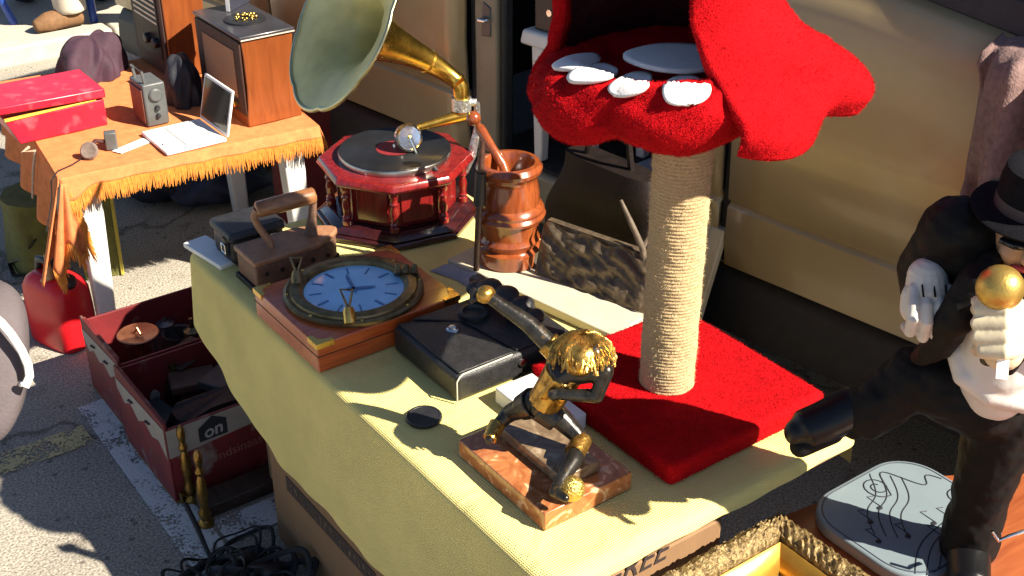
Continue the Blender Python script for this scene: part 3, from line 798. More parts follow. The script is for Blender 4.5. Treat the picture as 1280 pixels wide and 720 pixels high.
# --- bronze relief plaque
q0 = np.array([1.012, 1.330, zb]); q1 = np.array([1.066, 1.140, zb])
pu = (q1 - q0) / np.linalg.norm(q1 - q0); Lp = np.linalg.norm(q1 - q0); pw = np.array([-pu[1], pu[0], 0])
if pw[0] < 0: pw = -pw
PLQ = M('dark_bronze', (0.13, 0.095, 0.06), 0.42, 0.4, 0.5, 50, 0.3, 120, rvar=0.15)
hp = 0.079
def relief(u, v):
    h = 0.0055 * (math.sin(u * 9 + 5 * math.sin(v * 3 + u * 4)) * math.sin(v * 6 + 4 * math.sin(u * 6)) + 0.45 * math.sin(u * 30 + v * 12 + 2 * math.sin(v * 9)) + 0.25 * math.sin(61 * u + 15 * v) * math.sin(v * 27 - u * 11))
    e = min(1, min(u, 1 - u) / 0.03, min(v, 1 - v) / 0.06)
    top = 1 + 0.05 * math.sin(u * 19) * v
    q = q0 + pu * (Lp * u) + np.array([0, 0, hp * v * top]) + pw * (0.022 * v) - pw * (0.004 + h * e * 0.7)
    return q
mb = MB(); mb.grid(relief, 90, 44)
mb.hexa([tuple(q0 + pw * 0.0045), tuple(q1 + pw * 0.0045), tuple(q1 + pw * 0.018), tuple(q0 + pw * 0.018)],
        [tuple(q0 + pw * 0.0265 + np.array([0, 0, hp])), tuple(q1 + pw * 0.0265 + np.array([0, 0, hp])), tuple(q1 + pw * 0.038 + np.array([0, 0, hp])), tuple(q0 + pw * 0.038 + np.array([0, 0, hp]))])
pq = mb.build('relief_plaque', PLQ, None, smooth=60, origin=q0)
tag(pq, 'dark bronze relief plaque standing on the cream board behind the post', 'plaque')
# curved antler handle leaning at the plaque's end
a = PV(806, 386, q1, 0.02); a[2] = zb + 0.006; b = PV(776, 250, q1, 0.05); m_ = PV(803, 310, q1, 0.03)
mb = MB(); mb.tube([a, a * .5 + m_ * .5 + cR * .004, m_, m_ * .5 + b * .5, b], [0.006, 0.0055, 0.005, 0.0045, 0.0025], 10); mb.tube([m_, m_ + cR * .012 + cU * .02, m_ + cR * .010 + cU * .04], [0.004, 0.0035, 0.0015], 8)
o = mb.build('antler', M('horn_grey', (0.10, 0.075, 0.05), 0.6, 0.0, 0.4, 60), None, origin=a); tag(o, 'forked grey antler leaning between the bronze plaque and sisal post', 'antler')

# --- porthole clock
KX0, KX1, KY0, KY1, KZ = 0.618, 0.848, 1.296, 1.488, T + 0.046
ck = thing('porthole_clock', 'wooden boxed porthole clock with brass bezel, sky reflection painted blue on its dial', 'clock', ((KX0 + KX1) / 2, (KY0 + KY1) / 2, T))
CWOOD = M_wood('clock_wood', (0.36, 0.055, 0.012), (0.54, 0.115, 0.024), 14, 'X', 0.3, 0.6)
mb = MB(); mb.box(KX0, KX1, KY0, KY1, T + 0.001, KZ); mb.build('case', CWOOD, ck, bevel=0.002)
mb = MB(); mb.box(KX0 - 0.0006, KX1 + 0.0006, KY0 - 0.0006, KY1 + 0.0006, T + 0.026, T + 0.0272); mb.build('lid_joint', IRON, ck, smooth=0)
for i, (x, y, sx, sy) in enumerate(((KX0, KY0, 1, 1), (KX0, KY1, 1, -1), (KX1, KY0, -1, 1), (KX1, KY1, -1, -1))):
    mb = MB(); L_ = 0.026
    e = 0.0015
    poly = [(x - sx * e, y - sy * e), (x + sx * L_, y - sy * e), (x + sx * L_, y + sy * 0.006), (x + sx * 0.014, y + sy * 0.008), (x + sx * 0.008, y + sy * 0.014), (x + sx * 0.006, y + sy * L_), (x - sx * e, y + sy * L_)]
    mb.prism(poly, KZ - 0.007, KZ + 0.0012); mb.build('corner_bracket', BRASS, ck, bevel=0.0004)
kx, ky = 0.731, 1.394
# bezel rings
mb = MB(); mb.lathe([(0.072, KZ + 0.001), (0.101, KZ + 0.001), (0.101, KZ + 0.006), (0.097, KZ + 0.0085), (0.092, KZ + 0.0075), (0.0905, KZ + 0.011), (0.079, KZ + 0.0125), (0.0745, KZ + 0.0105), (0.072, KZ + 0.006), (0.072, KZ + 0.001)], 72, (kx, ky, 0), capb=False, capt=False)
bz = mb.build('bezel', BRASS_OLD, ck, smooth=30)
for k in range(8):
    a = rad(22 + 45 * k); mb = MB(); mb.ball((kx + 0.0955 * math.cos(a), ky + 0.0955 * math.sin(a), KZ + 0.0082), (0.0026, 0.0026, 0.0014), 10, 6); mb.build('rivet', BRASS, bz)
DIAL = M('sky_tinted_dial', (0.28, 0.58, 0.92), 0.15, 0, 0.1, 20, coat=0.9)  # sky reflection in the glass is painted into the dial's blue
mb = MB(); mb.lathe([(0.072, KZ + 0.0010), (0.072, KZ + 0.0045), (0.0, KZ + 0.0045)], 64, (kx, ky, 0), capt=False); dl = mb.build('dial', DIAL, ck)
DINK = M('dial_ink', (0.07, 0.20, 0.42), 0.5)
for k in range(12):
    a = rad(30 * k + 10); c, s = math.cos(a), math.sin(a)
    m = frame_mtx((kx + 0.056 * c, ky + 0.056 * s, KZ + 0.0046), (c, s, 0), (-s, c, 0))
    mb = MB(); w = 0.0011 if k % 3 else 0.002
    mb.box(-0.009, 0.009, -w, w, 0, 0.0008, m); mb.build('hour_mark', DINK, dl, smooth=0)
for (a, l, w) in ((75, 0.046, 0.0022), (-25, 0.032, 0.003)):
    a = rad(a); m = frame_mtx((kx, ky, KZ + 0.0060), (math.cos(a), math.sin(a), 0), (-math.sin(a), math.cos(a), 0))
    mb = MB(); mb.prism([(-0.01, -w), (l * 0.8, -w), (l, 0), (l * 0.8, w), (-0.01, w)], 0, 0.0006, m); mb.build('hand', DINK, dl, smooth=0)
# porthole wing bolts and hinge
for (px, py, tx, ty) in ((372, 352, 370, 322), (437, 398, 433, 362)):
    b = P(px, py, KZ + 0.010); t = PD(tx, ty, b, 0.0)
    d = t - b; L_ = np.linalg.norm(d); d = d / L_; sd = cR
    mb = MB(); mb.tube([b - d * 0.006, b + d * 0.010, b + d * 0.016], [0.0095, 0.0085, 0.006], 12)
    wb = mb.build('wing_bolt', BRASS_OLD if px < 400 else BRASS, ck, smooth=40)
    mb = MB(); mb.tube([b + d * 0.012, t + sd * 0.0085, t - sd * 0.0085, b + d * 0.012], 0.0022, 8); mb.build('wing_loop', BRASS_OLD, wb, smooth=60)
b = P(508, 340, KZ + 0.010)
mb = MB()
for s in (-1, 0, 1): mb.tube([b + cR * (s * 0.012) - cF0 * 0.008, b + cR * (s * 0.012) + cF0 * 0.006 + np.array([0, 0, 0.008])], [0.006, 0.004], 10)
mb.tube([b - cR * 0.018, b + cR * 0.018], 0.0045, 10)
mb.build('hinge', BRASS_OLD, ck, smooth=50)

# --- charcoal iron
ir = thing('charcoal_iron', 'antique brown iron with a wooden roller handle behind the clock', 'iron', (0.72, 1.575, T))
def iron_poly(g, x0=0.648, x1=0.802, yc=1.578, h=0.034):
    pts = [(x0 - g, yc - h - g), (x0 - g, yc + h + g)]
    for i in range(9):
        a = i / 8; y = yc + (h + g) * (1 - 2 * a); x = x1 + g - 0.055 * abs(1 - 2 * a) ** 1.8; pts.append((x, y))
    return pts
RUSTL = M('lighter_brown_iron', (0.30, 0.145, 0.075), 0.5, 0.1, 0.25, 50, 0.25, 160, dirt=((0.09, 0.05, 0.035), 24, 0.55, 0.7))  # lid and left handle post are a lighter brown than the body
mb = MB(); mb.prism(iron_poly(0.004), T + 0.001, T + 0.009); mb.build('sole_plate', IRON, ir, bevel=0.0015)
mb = MB(); mb.prism(iron_poly(0.0), T + 0.0093, T + 0.046); mb.build('body', RUST, ir, bevel=0.003)
mb = MB(); mb.prism(iron_poly(0.003), T + 0.0465, T + 0.056); ld = mb.build('lid', RUSTL, ir, bevel=0.003)
for k in range(5):
    mb = MB(); mb.lathe([(0.0038, -0.0006), (0.0038, 0.0006)], 12, (0.665 + k * 0.026, 1.578 - 0.0345, T + 0.030), Matrix.Rotation(rad(90), 4, 'X')); mb.build('vent_hole', IRON, ir)
iz = np.array([0.72, 1.575, T + 0.1])
h0 = PD(322, 262, iz, -0.012); h1 = PD(392, 244, iz, 0.015)
dh = (h1 - h0)
mb = MB(); mb.tube([h0 - dh * .03, h0, h0 * .5 + h1 * .5, h1, h1 + dh * .03], [0.0095, 0.0125, 0.0135, 0.0125, 0.0095], 18); mb.build('handle', M_wood('handle_wood', (0.17, 0.065, 0.025), (0.34, 0.15, 0.06), 20, 'X', 0.4, 0.3), ir, smooth=50)
f0 = np.array([0.690, 1.578, T + 0.056]); f1 = np.array([0.760, 1.578, T + 0.056])
mb = MB(); mb.tube([h0 - dh * .02, h0 - dh * .08 - np.array([0, 0, .012]), h0 - dh * 0.02 - np.array([0, 0, .028]), f0 + np.array([0, 0, .006]), f0], [0.0075, 0.0075, 0.0075, 0.008, 0.009], 10, flat=0.7); mb.build('handle_post', RUSTL, ir, smooth=60)
mb = MB(); mb.tube([h1, h1 * .4 + f1 * .6, f1], [0.007, 0.009, 0.014], 10, flat=0.7); mb.build('handle_post', RUST, ir, smooth=60)
# --- black leather case behind the iron
lc = thing('binocular_case', 'small black leather case with buckle at the far left table corner', 'case', (0.70, 1.675, T))
mb = MB(); mb.box(0.652, 0.745, 1.637, 1.715, T + 0.001, T + 0.052); mb.build('body', LEATHERB, lc, bevel=0.014, seg=4)
mb = MB(); mb.box(0.649, 0.748, 1.634, 1.718, T + 0.044, T + 0.061); mb.build('lid', LEATHERB, lc, bevel=0.009, seg=4)
mb = MB(); mb.tube([(0.6485, 1.655, T + 0.05), (0.6475, 1.655, T + 0.018)], 0.006, 8, flat=0.4); mb.build('strap', LEATHERB, lc)
mb = MB(); mb.tube([(0.6455, 1.648, T + 0.040), (0.6455, 1.662, T + 0.040), (0.6455, 1.662, T + 0.026), (0.6455, 1.648, T + 0.026)], 0.0014, 6, closed=True); mb.build('buckle', STEEL, lc)
# --- white booklet on the far left corner
a = P(246, 311, T + 0.004)
mb = MB(); mb.box(-0.012, 0.03, -0.035, 0.075, 0, 0.008, RZ(8, (0.640, 1.683, T + 0.0008)))
o = mb.build('booklet', PAPER, None, bevel=0.001, origin=(0.64, 1.69, T)); tag(o, 'slim white booklet at the far left corner of the yellow cloth', 'booklet')

# --- black camera case
BX0, BX1, BY0, BY1, BZ = 0.730, 0.924, 1.126, 1.288, T + 0.043
bc = thing('black_case', 'flat black leather case with silver clasp and pale edging', 'case', ((BX0 + BX1) / 2, (BY0 + BY1) / 2, T))
mb = MB(); mb.box(BX0, BX1, BY0, BY1, T + 0.001, BZ - 0.001); mb.build('body', LEATHERB, bc, bevel=0.008, seg=4)
PIPE = M('pale_edging', (0.55, 0.50, 0.38), 0.5)
mb = MB(); e = 0.0014
mb.tube([(BX0 - 0.0008, BY0 - 0.0008, T + 0.004), (BX0 - 0.0006, BY0 - 0.0006, BZ - 0.008), (BX0 + 0.004, BY0 - 0.0005, BZ - 0.002), (BX0 + 0.01, BY0 + 0.001, BZ - 0.0004), (BX0 + 0.09, BY0 + 0.002, BZ - 0.0004)], 0.0011, 8); mb.build('edging', PIPE, bc, smooth=60)
flapx = BX0 + 0.1
mb = MB(); mb.prism([(BX0 + 0.006, BY0 + 0.004), (BX0 + 0.092, BY0 + 0.004), (BX0 + 0.078, BY1 - 0.05), (BX0 + 0.006, BY1 - 0.004)], BZ - 0.0008, BZ + 0.0022); mb.build('flap', LEATHERB, bc, bevel=0.0012)
mb = MB(); mb.prism([(BX0 + 0.088, BY1 - 0.006), (BX0 + 0.03, BY1 - 0.006), (BX0 + 0.084, BY1 - 0.052), (BX0 + 0.100, BY0 + 0.006), (BX1 - 0.008, BY0 + 0.006), (BX1 - 0.008, BY1 - 0.006)], BZ - 0.0008, BZ + 0.0018); mb.build('flap', LEATHERB, bc, bevel=0.0012)
cp = P(566, 412, BZ + 0.003)
mb = MB(); mb.lathe([(0.009, BZ + 0.0015), (0.009, BZ + 0.004), (0.006, BZ + 0.0055), (0.0055, BZ + 0.008), (0.002, BZ + 0.009)], 24, (cp[0], cp[1], 0)); mb.build('clasp', STEEL, bc, smooth=35)
rp = P(592, 392, BZ + 0.004)
mb = MB(); mb.lathe([(0.014, BZ + 0.0012), (0.0215, BZ + 0.0015), (0.0215, BZ + 0.008), (0.019, BZ + 0.0095), (0.016, BZ + 0.0095), (0.014, BZ + 0.0045)], 36, (rp[0], rp[1], 0)); mb.build('lens_ring', BLACKPL, bc, smooth=35)
rp = P(655, 460, BZ - 0.02)
mb = MB(); mb.lathe([(0.006, -0.001), (0.006, 0.002), (0.003, 0.003)], 16, (BX0 + 0.105, BY0 - 0.001, T + 0.026), Matrix.Rotation(rad(90), 4, 'X')); mb.build('press_stud', STEEL, bc)
# --- lens cap
dc = P(530, 522, T + 0.003)
mb = MB(); mb.lathe([(0.0225, T + 0.001), (0.0235, T + 0.002), (0.0235, T + 0.0055), (0.0225, T + 0.0068), (0.020, T + 0.0068), (0.0195, T + 0.006), (0.0, T + 0.006)], 40, (dc[0], dc[1], 0), capt=False)
o = mb.build('lens_cap', BLACKPL, None, smooth=30, origin=(dc[0], dc[1], T)); tag(o, 'round black lens cap lying on the yellow cloth', 'lens cap')
# --- white box beside the mat
mb = MB(); mb.box(0.772, 0.832, 0.985, 1.100, T + 0.001, T + 0.024)
o = mb.build('white_box', M('white_card', (0.72, 0.72, 0.72), 0.4, 0, 0.04, 20), None, bevel=0.0015, origin=(0.8, 1.04, T)); tag(o, 'flat white box between the footballer statuette and the red mat', 'box')
# --- blue-grey pad near the rod: shade on the board's left end, put into colour
mb = MB()
def pad(u, v):
    x, y = 0.905 + 0.058 * u + 0.01 * math.sin(v * 4), 1.345 + 0.11 * v
    e = math.sin(math.pi * min(1, max(0, u))) ** 0.5 * math.sin(math.pi * v) ** 0.5
    return (x, y, T + 0.001 + 0.012 * e + 0.002 * math.sin(u * 14 + v * 9) * e)
mb.grid(pad, 24, 30); o = mb.build('shaded_pad', M('board_shade_tint', (0.30, 0.32, 0.38), 0.9, 0, 0.1, 30, 0.3, 300), None, smooth=70, origin=(0.93, 1.4, T)); tag(o, 'blue-grey pad painted as the shaded board end, between gramophone and black case', 'cloth')

# --- footballer statuette
F0 = T + 0.001
st = thing('footballer_statuette', 'bronze long-haired footballer statuette kicking a gold ball on marble', 'statuette', (0.735, 0.945, T))
def marble(name, c1, c2, c3):
    m, nt, N, L, b = nodes_of(name)
    tc = N.new('ShaderNodeTexCoord')
    n1 = N.new('ShaderNodeTexNoise'); n1.inputs['Scale'].default_value = 26; n1.inputs['Detail'].default_value = 8; n1.inputs['Distortion'].default_value = 2.2
    L.new(tc.outputs['Object'], n1.inputs['Vector'])
    r = N.new('ShaderNodeValToRGB'); r.color_ramp.elements[0].position = 0.36; r.color_ramp.elements[0].color = c4(c1)
    r.color_ramp.elements[1].position = 0.6; r.color_ramp.elements[1].color = c4(c2)
    e = r.color_ramp.elements.new(0.66); e.color = c4(c3)
    L.new(n1.outputs['Fac'], r.inputs['Fac']); L.new(r.outputs[0], b.inputs['Base Color'])
    b.inputs['Roughness'].default_value = 0.22; b.inputs['Coat Weight'].default_value = 0.3
    return m
mb = MB(); mb.box(0.669, 0.798, 0.858, 1.032, F0, T + 0.026); mb.build('marble_base', marble('orange_marble', (0.27, 0.085, 0.028), (0.43, 0.165, 0.06), (0.62, 0.38, 0.22)), st, bevel=0.0015)
UX0, UX1, UY0, UY1, UZ = 0.712, 0.768, 0.882, 1.024, T + 0.042
mb = MB(); mb.box(UX0, UX1, UY0, UY1, T + 0.0265, UZ); mb.build('stone_plinth', marble('brown_marble', (0.14, 0.09, 0.05), (0.24, 0.17, 0.10), (0.34, 0.27, 0.19)), st, bevel=0.0015)
DARKB = M('dark_patina', (0.045, 0.042, 0.038), 0.3, 0.7, 0.5, 50, 0.15, 120, rvar=0.1, dirt=((0.30, 0.17, 0.05), 60, 0.6, 0.6))
GOLDB = M('gold_bronze', (0.42, 0.22, 0.05), 0.3, 0.9, 0.5, 70, 0.3, 150, c2=(0.70, 0.42, 0.10), rvar=0.1)
bl = P(715, 604, UZ + 0.008)
mb = MB(); mb.ball((bl[0], bl[1], T + 0.0268 + 0.0155), 0.0152, 24, 16)
mb.build('ball', M('gold_ball', (0.66, 0.46, 0.12), 0.35, 0.9, 0.3, 160, 0.9, 240), st)
dq = np.array([0.742, 0.94, T + 0.09])
foot = P(697, 607, UZ + 0.008); knee = PV(727, 549, dq, -0.02); hip = PV(678, 508, dq, 0.0); hip2 = PV(668, 503, dq, 0.01)
kn2 = PV(638, 516, dq, 0.03); an2 = P(622, 531, UZ + 0.012); toe2 = P(612, 549, UZ + 0.004)
che = PV(705, 465, dq, -0.008); nek = PV(733, 452, dq, -0.015); hed = PV(741, 446, dq, -0.02)
shR = PV(757, 464, dq, -0.035); elR = PV(746, 495, dq, -0.04); haR = PV(692, 493, dq, -0.03)
shL = PV(697, 440, dq, 0.012); elL = PV(660, 404, dq, 0.03); haL = PV(607, 368, dq, 0.045)
mb = MB()
mb.limb([hip, (hip + knee) / 2 + cU * 0.004, knee], [0.016, 0.0135, 0.0095], 14); mb.limb([knee, (knee + foot) / 2 + cR * 0.003, foot], [0.0105, 0.0105, 0.0065], 14)
mb.limb([foot + cR * 0.0, foot - cR * 0.004 - cF0 * 0.012, foot + cR * 0.008 - cF0 * 0.022], [0.0075, 0.007, 0.005], 10)
mb.limb([hip2, kn2], [0.016, 0.011], 14); mb.limb([kn2, an2], [0.011, 0.0075], 12); mb.limb([an2, (an2 + toe2) / 2, toe2], [0.008, 0.0085, 0.006], 12)
mb.tube([hip, (hip + che) / 2, che, nek], [0.017, 0.0195, 0.022, 0.014], 16)
mb.tube([che, shR], [0.017, 0.011], 12); mb.limb([shR, elR], [0.0098, 0.0082], 12); mb.limb([elR, haR], [0.0085, 0.0062], 12); mb.ball(haR, 0.0075)
mb.tube([che, shL], [0.018, 0.013], 12); mb.limb([shL, elL], [0.0120, 0.0105], 12); mb.limb([elL, haL], [0.0105, 0.0072], 12)
mb.ball(haL, (0.010, 0.008, 0.009))
for k in range(4):
    q = haL - cR * 0.006 + cU * (0.006 - 0.004 * k); mb.tube([haL, q - cR * 0.008, q - cR * 0.012 - cU * 0.004], [0.0034, 0.003, 0.0024], 8)
mb.tube([haL, haL + cU * 0.010 + cR * 0.002], [0.0035, 0.0026], 8)
mb.tube([nek, hed], [0.010, 0.011], 12); mb.ball(hed, (0.0165, 0.0165, 0.019), 16, 12)
mb.build('body', DARKB, st, remesh=0.0013, relax=6)
# clothing and hair
mb = MB(); mb.tube([hip + (che - hip) * 0.12, (hip + che) / 2, che], [0.021, 0.0215, 0.0235], 16); mb.tube([che, shL, shL + (elL - shL) * 0.35], [0.020, 0.0155, 0.0145], 14)
for k in range(7):
    a = k * 0.9; mb.tube([che + cR * 0.012 * math.cos(a) - cF0 * 0.018, (che + hip) / 2 + cR * 0.016 * math.cos(a + .4) - cF0 * 0.018], [0.004, 0.003], 6)
mb.build('jersey', GOLDB, st, remesh=0.0014, relax=3)
mb = MB()
rr = random.Random(3)
hc = (PV(728, 447, dq, -0.02)); rax = (0.036, 0.024, 0.027)
def mop(th, ph, k=1.0):        # th from the crown, ph around it
    d = np.array([math.sin(th) * math.cos(ph), math.sin(th) * math.sin(ph), math.cos(th)])
    return hc + cR * (rax[0] * d[0] * k) - cF0 * (rax[1] * d[1] * k) + cU * (rax[2] * d[2] * k)
mb.ball(hc, (0.024, 0.022, 0.022), 16, 12)
for k in range(240):
    ph = rr.uniform(0, 6.283); t1 = rr.uniform(0.9, 1.9); sw = rr.uniform(-.5, .5)
    mb.tube([mop(0.15, ph, .96), mop(t1 * .35, ph + sw * .2, rr.uniform(.97, 1.04)), mop(t1 * .7, ph + sw * .6, rr.uniform(.97, 1.05)), mop(t1, ph + sw, rr.uniform(.98, 1.08))], [0.0016, 0.0021, 0.0021, 0.0012], 5)
mb.build('hair', GOLDB, st, smooth=60)
mb = MB(); mb.tube([knee - (knee - foot) * 0.0 + cR * 0.001, knee + (foot - knee) * 0.32], [0.0122, 0.0122], 14); mb.build('sock', GOLDB, st)
mb = MB(); mb.ball(haL, (0.0125, 0.011, 0.0105), 14, 10); mb.build('glove', GOLDB, st)
mb = MB(); mb.tube([an2 + cU * 0.001, toe2], [0.0102, 0.0085], 12); mb.build('boot', GOLDB, st)
mb = MB(); mb.tube([hip + (knee - hip) * 0.0, hip + (knee - hip) * 0.42], [0.0195, 0.0165], 14); mb.tube([hip2, hip2 + (kn2 - hip2) * 0.5], [0.0195, 0.016], 14); mb.build('shorts', DARKB, st, remesh=0.0014, relax=3)
# black glove-like lump beside the raised hand
g0 = np.array([0.905, 1.265, BZ + 0.02])
gl = thing('crumpled_glove', 'crumpled black leather glove on the far end of the black case', 'glove', (0.88, 1.24, BZ))
mb = MB()
for k, (x, y, z, r) in enumerate(((596, 352, .018, .014), (612, 352, .022, .017), (632, 362, .022, .018), (652, 374, .020, .017), (668, 388, .016, .014), (640, 378, .014, .016))):
    c = P(x, y + 8, BZ + z); mb.ball((c[0], c[1], BZ + z), (r * 1.2, r, r * 0.8), 14, 10)
for k in range(4):
    a = P(606 + 6 * k, 356 + 4 * k, BZ + 0.02); b = P(590 + 8 * k, 350 + 9 * k, BZ + 0.006); mb.tube([a, (a + b) / 2 + np.array([0, 0, .006]), b], [.009, .0085, .006], 10)
mb.build('hide', LEATHERB, gl, remesh=0.0025, relax=4)

# ================================================================== VAN
set_cam_scale('ground')
VA = rad(8.6)
vV = np.array([-math.sin(VA), math.cos(VA), 0.0]); vW = np.array([math.cos(VA), math.sin(VA), 0.0])
W0 = 1.953
def vp(v, w, z): return vV * v + vW * (W0 + w) + np.array([0, 0, z])
def vpx(x, y, w=0.0): return PN(x, y, vW * (W0 + w), vW)
van = thing('parked_van', 'gold beige van with its side door open behind the stall', 'van', vp(1.6, 0.9, 0))
PAINT = M('gold_paint', (0.38, 0.285, 0.145), 0.34, 0.15, 0.06, 4, 0.0, 10, coat=0.25, dirt=((0.42, 0.35, 0.23), 5, 0.55, 0.4))
TRIM = M('grey_trim', (0.022, 0.021, 0.023), 0.6, 0, 0.2, 40, 0.1, 300)
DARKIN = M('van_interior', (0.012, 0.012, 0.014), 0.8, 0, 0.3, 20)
PILL = M('pillar_paint', (0.24, 0.21, 0.145), 0.45, 0.1, 0.12, 10, dirt=((0.08, 0.07, 0.055), 8, 0.55, 0.5))
GLASS = M('tinted_glass', (0.01, 0.012, 0.012), 0.06, 0, 0.1, 10, spec=0.8)
def side_prof():
    # (outward offset, z): negative = towards the camera
    return [(0.045, 0.40), (0.006, 0.425), (0.000, 0.50), (0.000, 0.552), (0.010, 0.560), (0.010, 0.568), (0.000, 0.577), (-0.006, 0.70), (-0.002, 0.85), (0.008, 0.965), (0.030, 1.012), (0.065, 1.034)]
def belt(v): return 1.050 - 0.15 * max(0, 1.10 - max(v, 0.2)) if v < 1.10 else 1.050 if v < 1.5 else 1.034
def skin(v0, v1, prof, off=0.0, nv=12):
    mb = MB()
    def f(u, t):
        i = t * (len(prof) - 1); k = min(int(i), len(prof) - 2); q = i - k
        w = prof[k][0] * (1 - q) + prof[k + 1][0] * q; z = prof[k][1] * (1 - q) + prof[k + 1][1] * q
        v_ = v0 + (v1 - v0) * u
        if z > .85: z += (belt(v_) - 1.034) * (z - .85) / .184
        return vp(v_, w + off, z)
    mb.grid(f, nv, len(prof)); return mb
def vbox(v0, v1, w0, w1, z0, z1): 
    return MB().hexa([vp(v0, w0, z0), vp(v0, w1, z0), vp(v1, w1, z0), vp(v1, w0, z0)], [vp(v0, w0, z1), vp(v0, w1, z1), vp(v1, w1, z1), vp(v1, w0, z1)])
OP0, OP1 = 1.43, 2.03
# sliding door pushed back, rear quarter, front door
sd = skin(0.42, 1.315, side_prof(), -0.035).build('sliding_door', PAINT, van, smooth=50, solid=0.012)
vbox(1.316, 1.34, -0.02, 0.02, 0.42, 0.985).build('door_seam', TRIM, van, smooth=0)
skin(1.34, OP0, side_prof(), -0.030, 4).build('door_edge_panel', PAINT, van, smooth=50, solid=0.012)
skin(-1.6, 0.40, side_prof()).build('rear_quarter', PAINT, van, smooth=50, solid=0.012)
fd = skin(2.135, 2.95, side_prof()).build('front_door', PAINT, van, smooth=50, solid=0.012)
skin(2.965, 3.9, side_prof()).build('front_wing', PAINT, van, smooth=50, solid=0.012)
hdl = [vpx(556, 2, -0.03), vpx(548, 14, -0.035), vpx(540, 2, -0.03)]
# lower black rocker trim
for (v0, v1, o) in ((-1.6, OP0 + 0.02, -0.02), (OP1 - 0.02, 3.9, 0.005)):
    pr = [(0.05, 0.245), (0.0, 0.262), (-0.006, 0.30), (0.0, 0.37), (0.02, 0.398), (0.06, 0.404)]
    skin(v0, v1, pr, o).build('rocker_trim', TRIM, van, smooth=60, solid=0.01)
vbox(OP0 - 0.02, OP1 + 0.08, 0.0, 0.14, 0.30, 0.43).build('sill', PILL, van, bevel=0.01)
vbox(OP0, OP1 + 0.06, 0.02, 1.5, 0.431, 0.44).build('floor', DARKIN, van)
ZR, WR = 1.50, 0.17                                  # roof height and tumblehome
def gbox(v0, v1, d0, d1, z0, z1):                    # piece of the leaning greenhouse side
    f = lambda z: 0.045 + (WR - 0.045) * (z - 1.0) / (ZR - 1.0)
    return MB().hexa([vp(v0, f(z0) + d0, z0), vp(v0, f(z0) + d1, z0), vp(v1, f(z0) + d1, z0), vp(v1, f(z0) + d0, z0)], [vp(v0, f(z1) + d0, z1), vp(v0, f(z1) + d1, z1), vp(v1, f(z1) + d1, z1), vp(v1, f(z1) + d0, z1)])
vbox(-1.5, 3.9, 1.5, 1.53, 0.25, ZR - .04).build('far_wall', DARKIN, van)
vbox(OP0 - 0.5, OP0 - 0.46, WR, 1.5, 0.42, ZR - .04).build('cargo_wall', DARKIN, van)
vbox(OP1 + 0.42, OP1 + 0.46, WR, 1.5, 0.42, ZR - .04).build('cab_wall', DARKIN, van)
vbox(-1.6, 3.0, WR - .01, 1.53, ZR - .03, ZR).build('roof', PAINT, van, bevel=0.012)
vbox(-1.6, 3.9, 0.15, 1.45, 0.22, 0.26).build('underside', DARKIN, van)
vbox(-1.6, -1.57, 0.18, 1.53, 0.3, ZR - .04).build('tail_panel', PAINT, van)
# door pillar with lock plate
pil = vbox(2.035, 2.112, 0.004, 0.05, 0.43, 1.03).build('door_pillar', PILL, van, bevel=0.006)
vbox(2.018, 2.034, 0.012, 0.045, 0.43, 1.03).build('door_seal', TRIM, van, bevel=0.008)
vbox(2.113, 2.134, 0.014, 0.05, 0.43, 1.03).build('door_gap', TRIM, van)
c = vpx(608, 24, 0.002)
mb = MB(); mb.hexa([c + vV * .018 - vW * .001 + np.array([0, 0, -.045]), c - vV * .014 - vW * .001 + np.array([0, 0, -.04]), c - vV * .014 + vW * .004 + np.array([0, 0, -.04]), c + vV * .018 + vW * .004 + np.array([0, 0, -.045])],
                   [c + vV * .012 - vW * .001 + np.array([0, 0, .04]), c - vV * .014 - vW * .001 + np.array([0, 0, .03]), c - vV * .014 + vW * .004 + np.array([0, 0, .03]), c + vV * .012 + vW * .004 + np.array([0, 0, .04])])
mb.build('lock_plate', M('lock_grey', (0.10, 0.10, 0.10), 0.4, 0.5), pil, bevel=0.003)
mb = MB(); mb.tube([c - vV * .008 - vW * .002, c - vV * .008 - vW * .016, c + vV * .008 - vW * .016, c + vV * .008 - vW * .002], 0.0045, 8); mb.build('striker', STEEL, pil, smooth=60)
c = vpx(576, 50, -0.004)
mb = MB(); mb.hexa([c + vV * a + vW * b + np.array([0, 0, -.06]) for a, b in ((-.012, 0), (-.012, .01), (.012, .01), (.012, 0))], [c + vV * a + vW * b + np.array([0, 0, .06]) for a, b in ((-.012, 0), (-.012, .01), (.012, .01), (.012, 0))])
mb.build('handle_recess', BLACKPL, fd, bevel=0.006)
# windows: black frame, glass, pale interior strip
def winq(a, b, w): return vpx(a, b, w)
zs = 1.036
for (va, vb) in ((0.43, 1.10), (1.10, 1.25)):
    za, zb_ = belt(va) + .002, belt(vb) + .002
    wf = MB(); wf.hexa([vp(va, 0.022, za), vp(va, 0.06, za), vp(vb, 0.06, zb_), vp(vb, 0.022, zb_)], [vp(va, 0.034, za + 0.055), vp(va, 0.066, za + 0.055), vp(vb, 0.066, zb_ + 0.055), vp(vb, 0.034, zb_ + 0.055)])
    fr = wf.build('window_frame', TRIM, sd, bevel=0.004)
gbox(-1.6, 1.25, 0.010, 0.016, 0.95, ZR - .04).build('window_glass', GLASS, van, smooth=0)
gbox(0.80, 0.86, -0.012, 0.03, 1.06, ZR - .03).build('window_pillar', TRIM, van, bevel=0.004)
gbox(1.25, OP0, -0.015, 0.03, 1.035, ZR - .03).build('window_pillar', PAINT, van, bevel=0.006)
gbox(2.04, 2.17, -0.015, 0.03, 1.036, ZR - .03).build('window_pillar', PAINT, van, bevel=0.006)
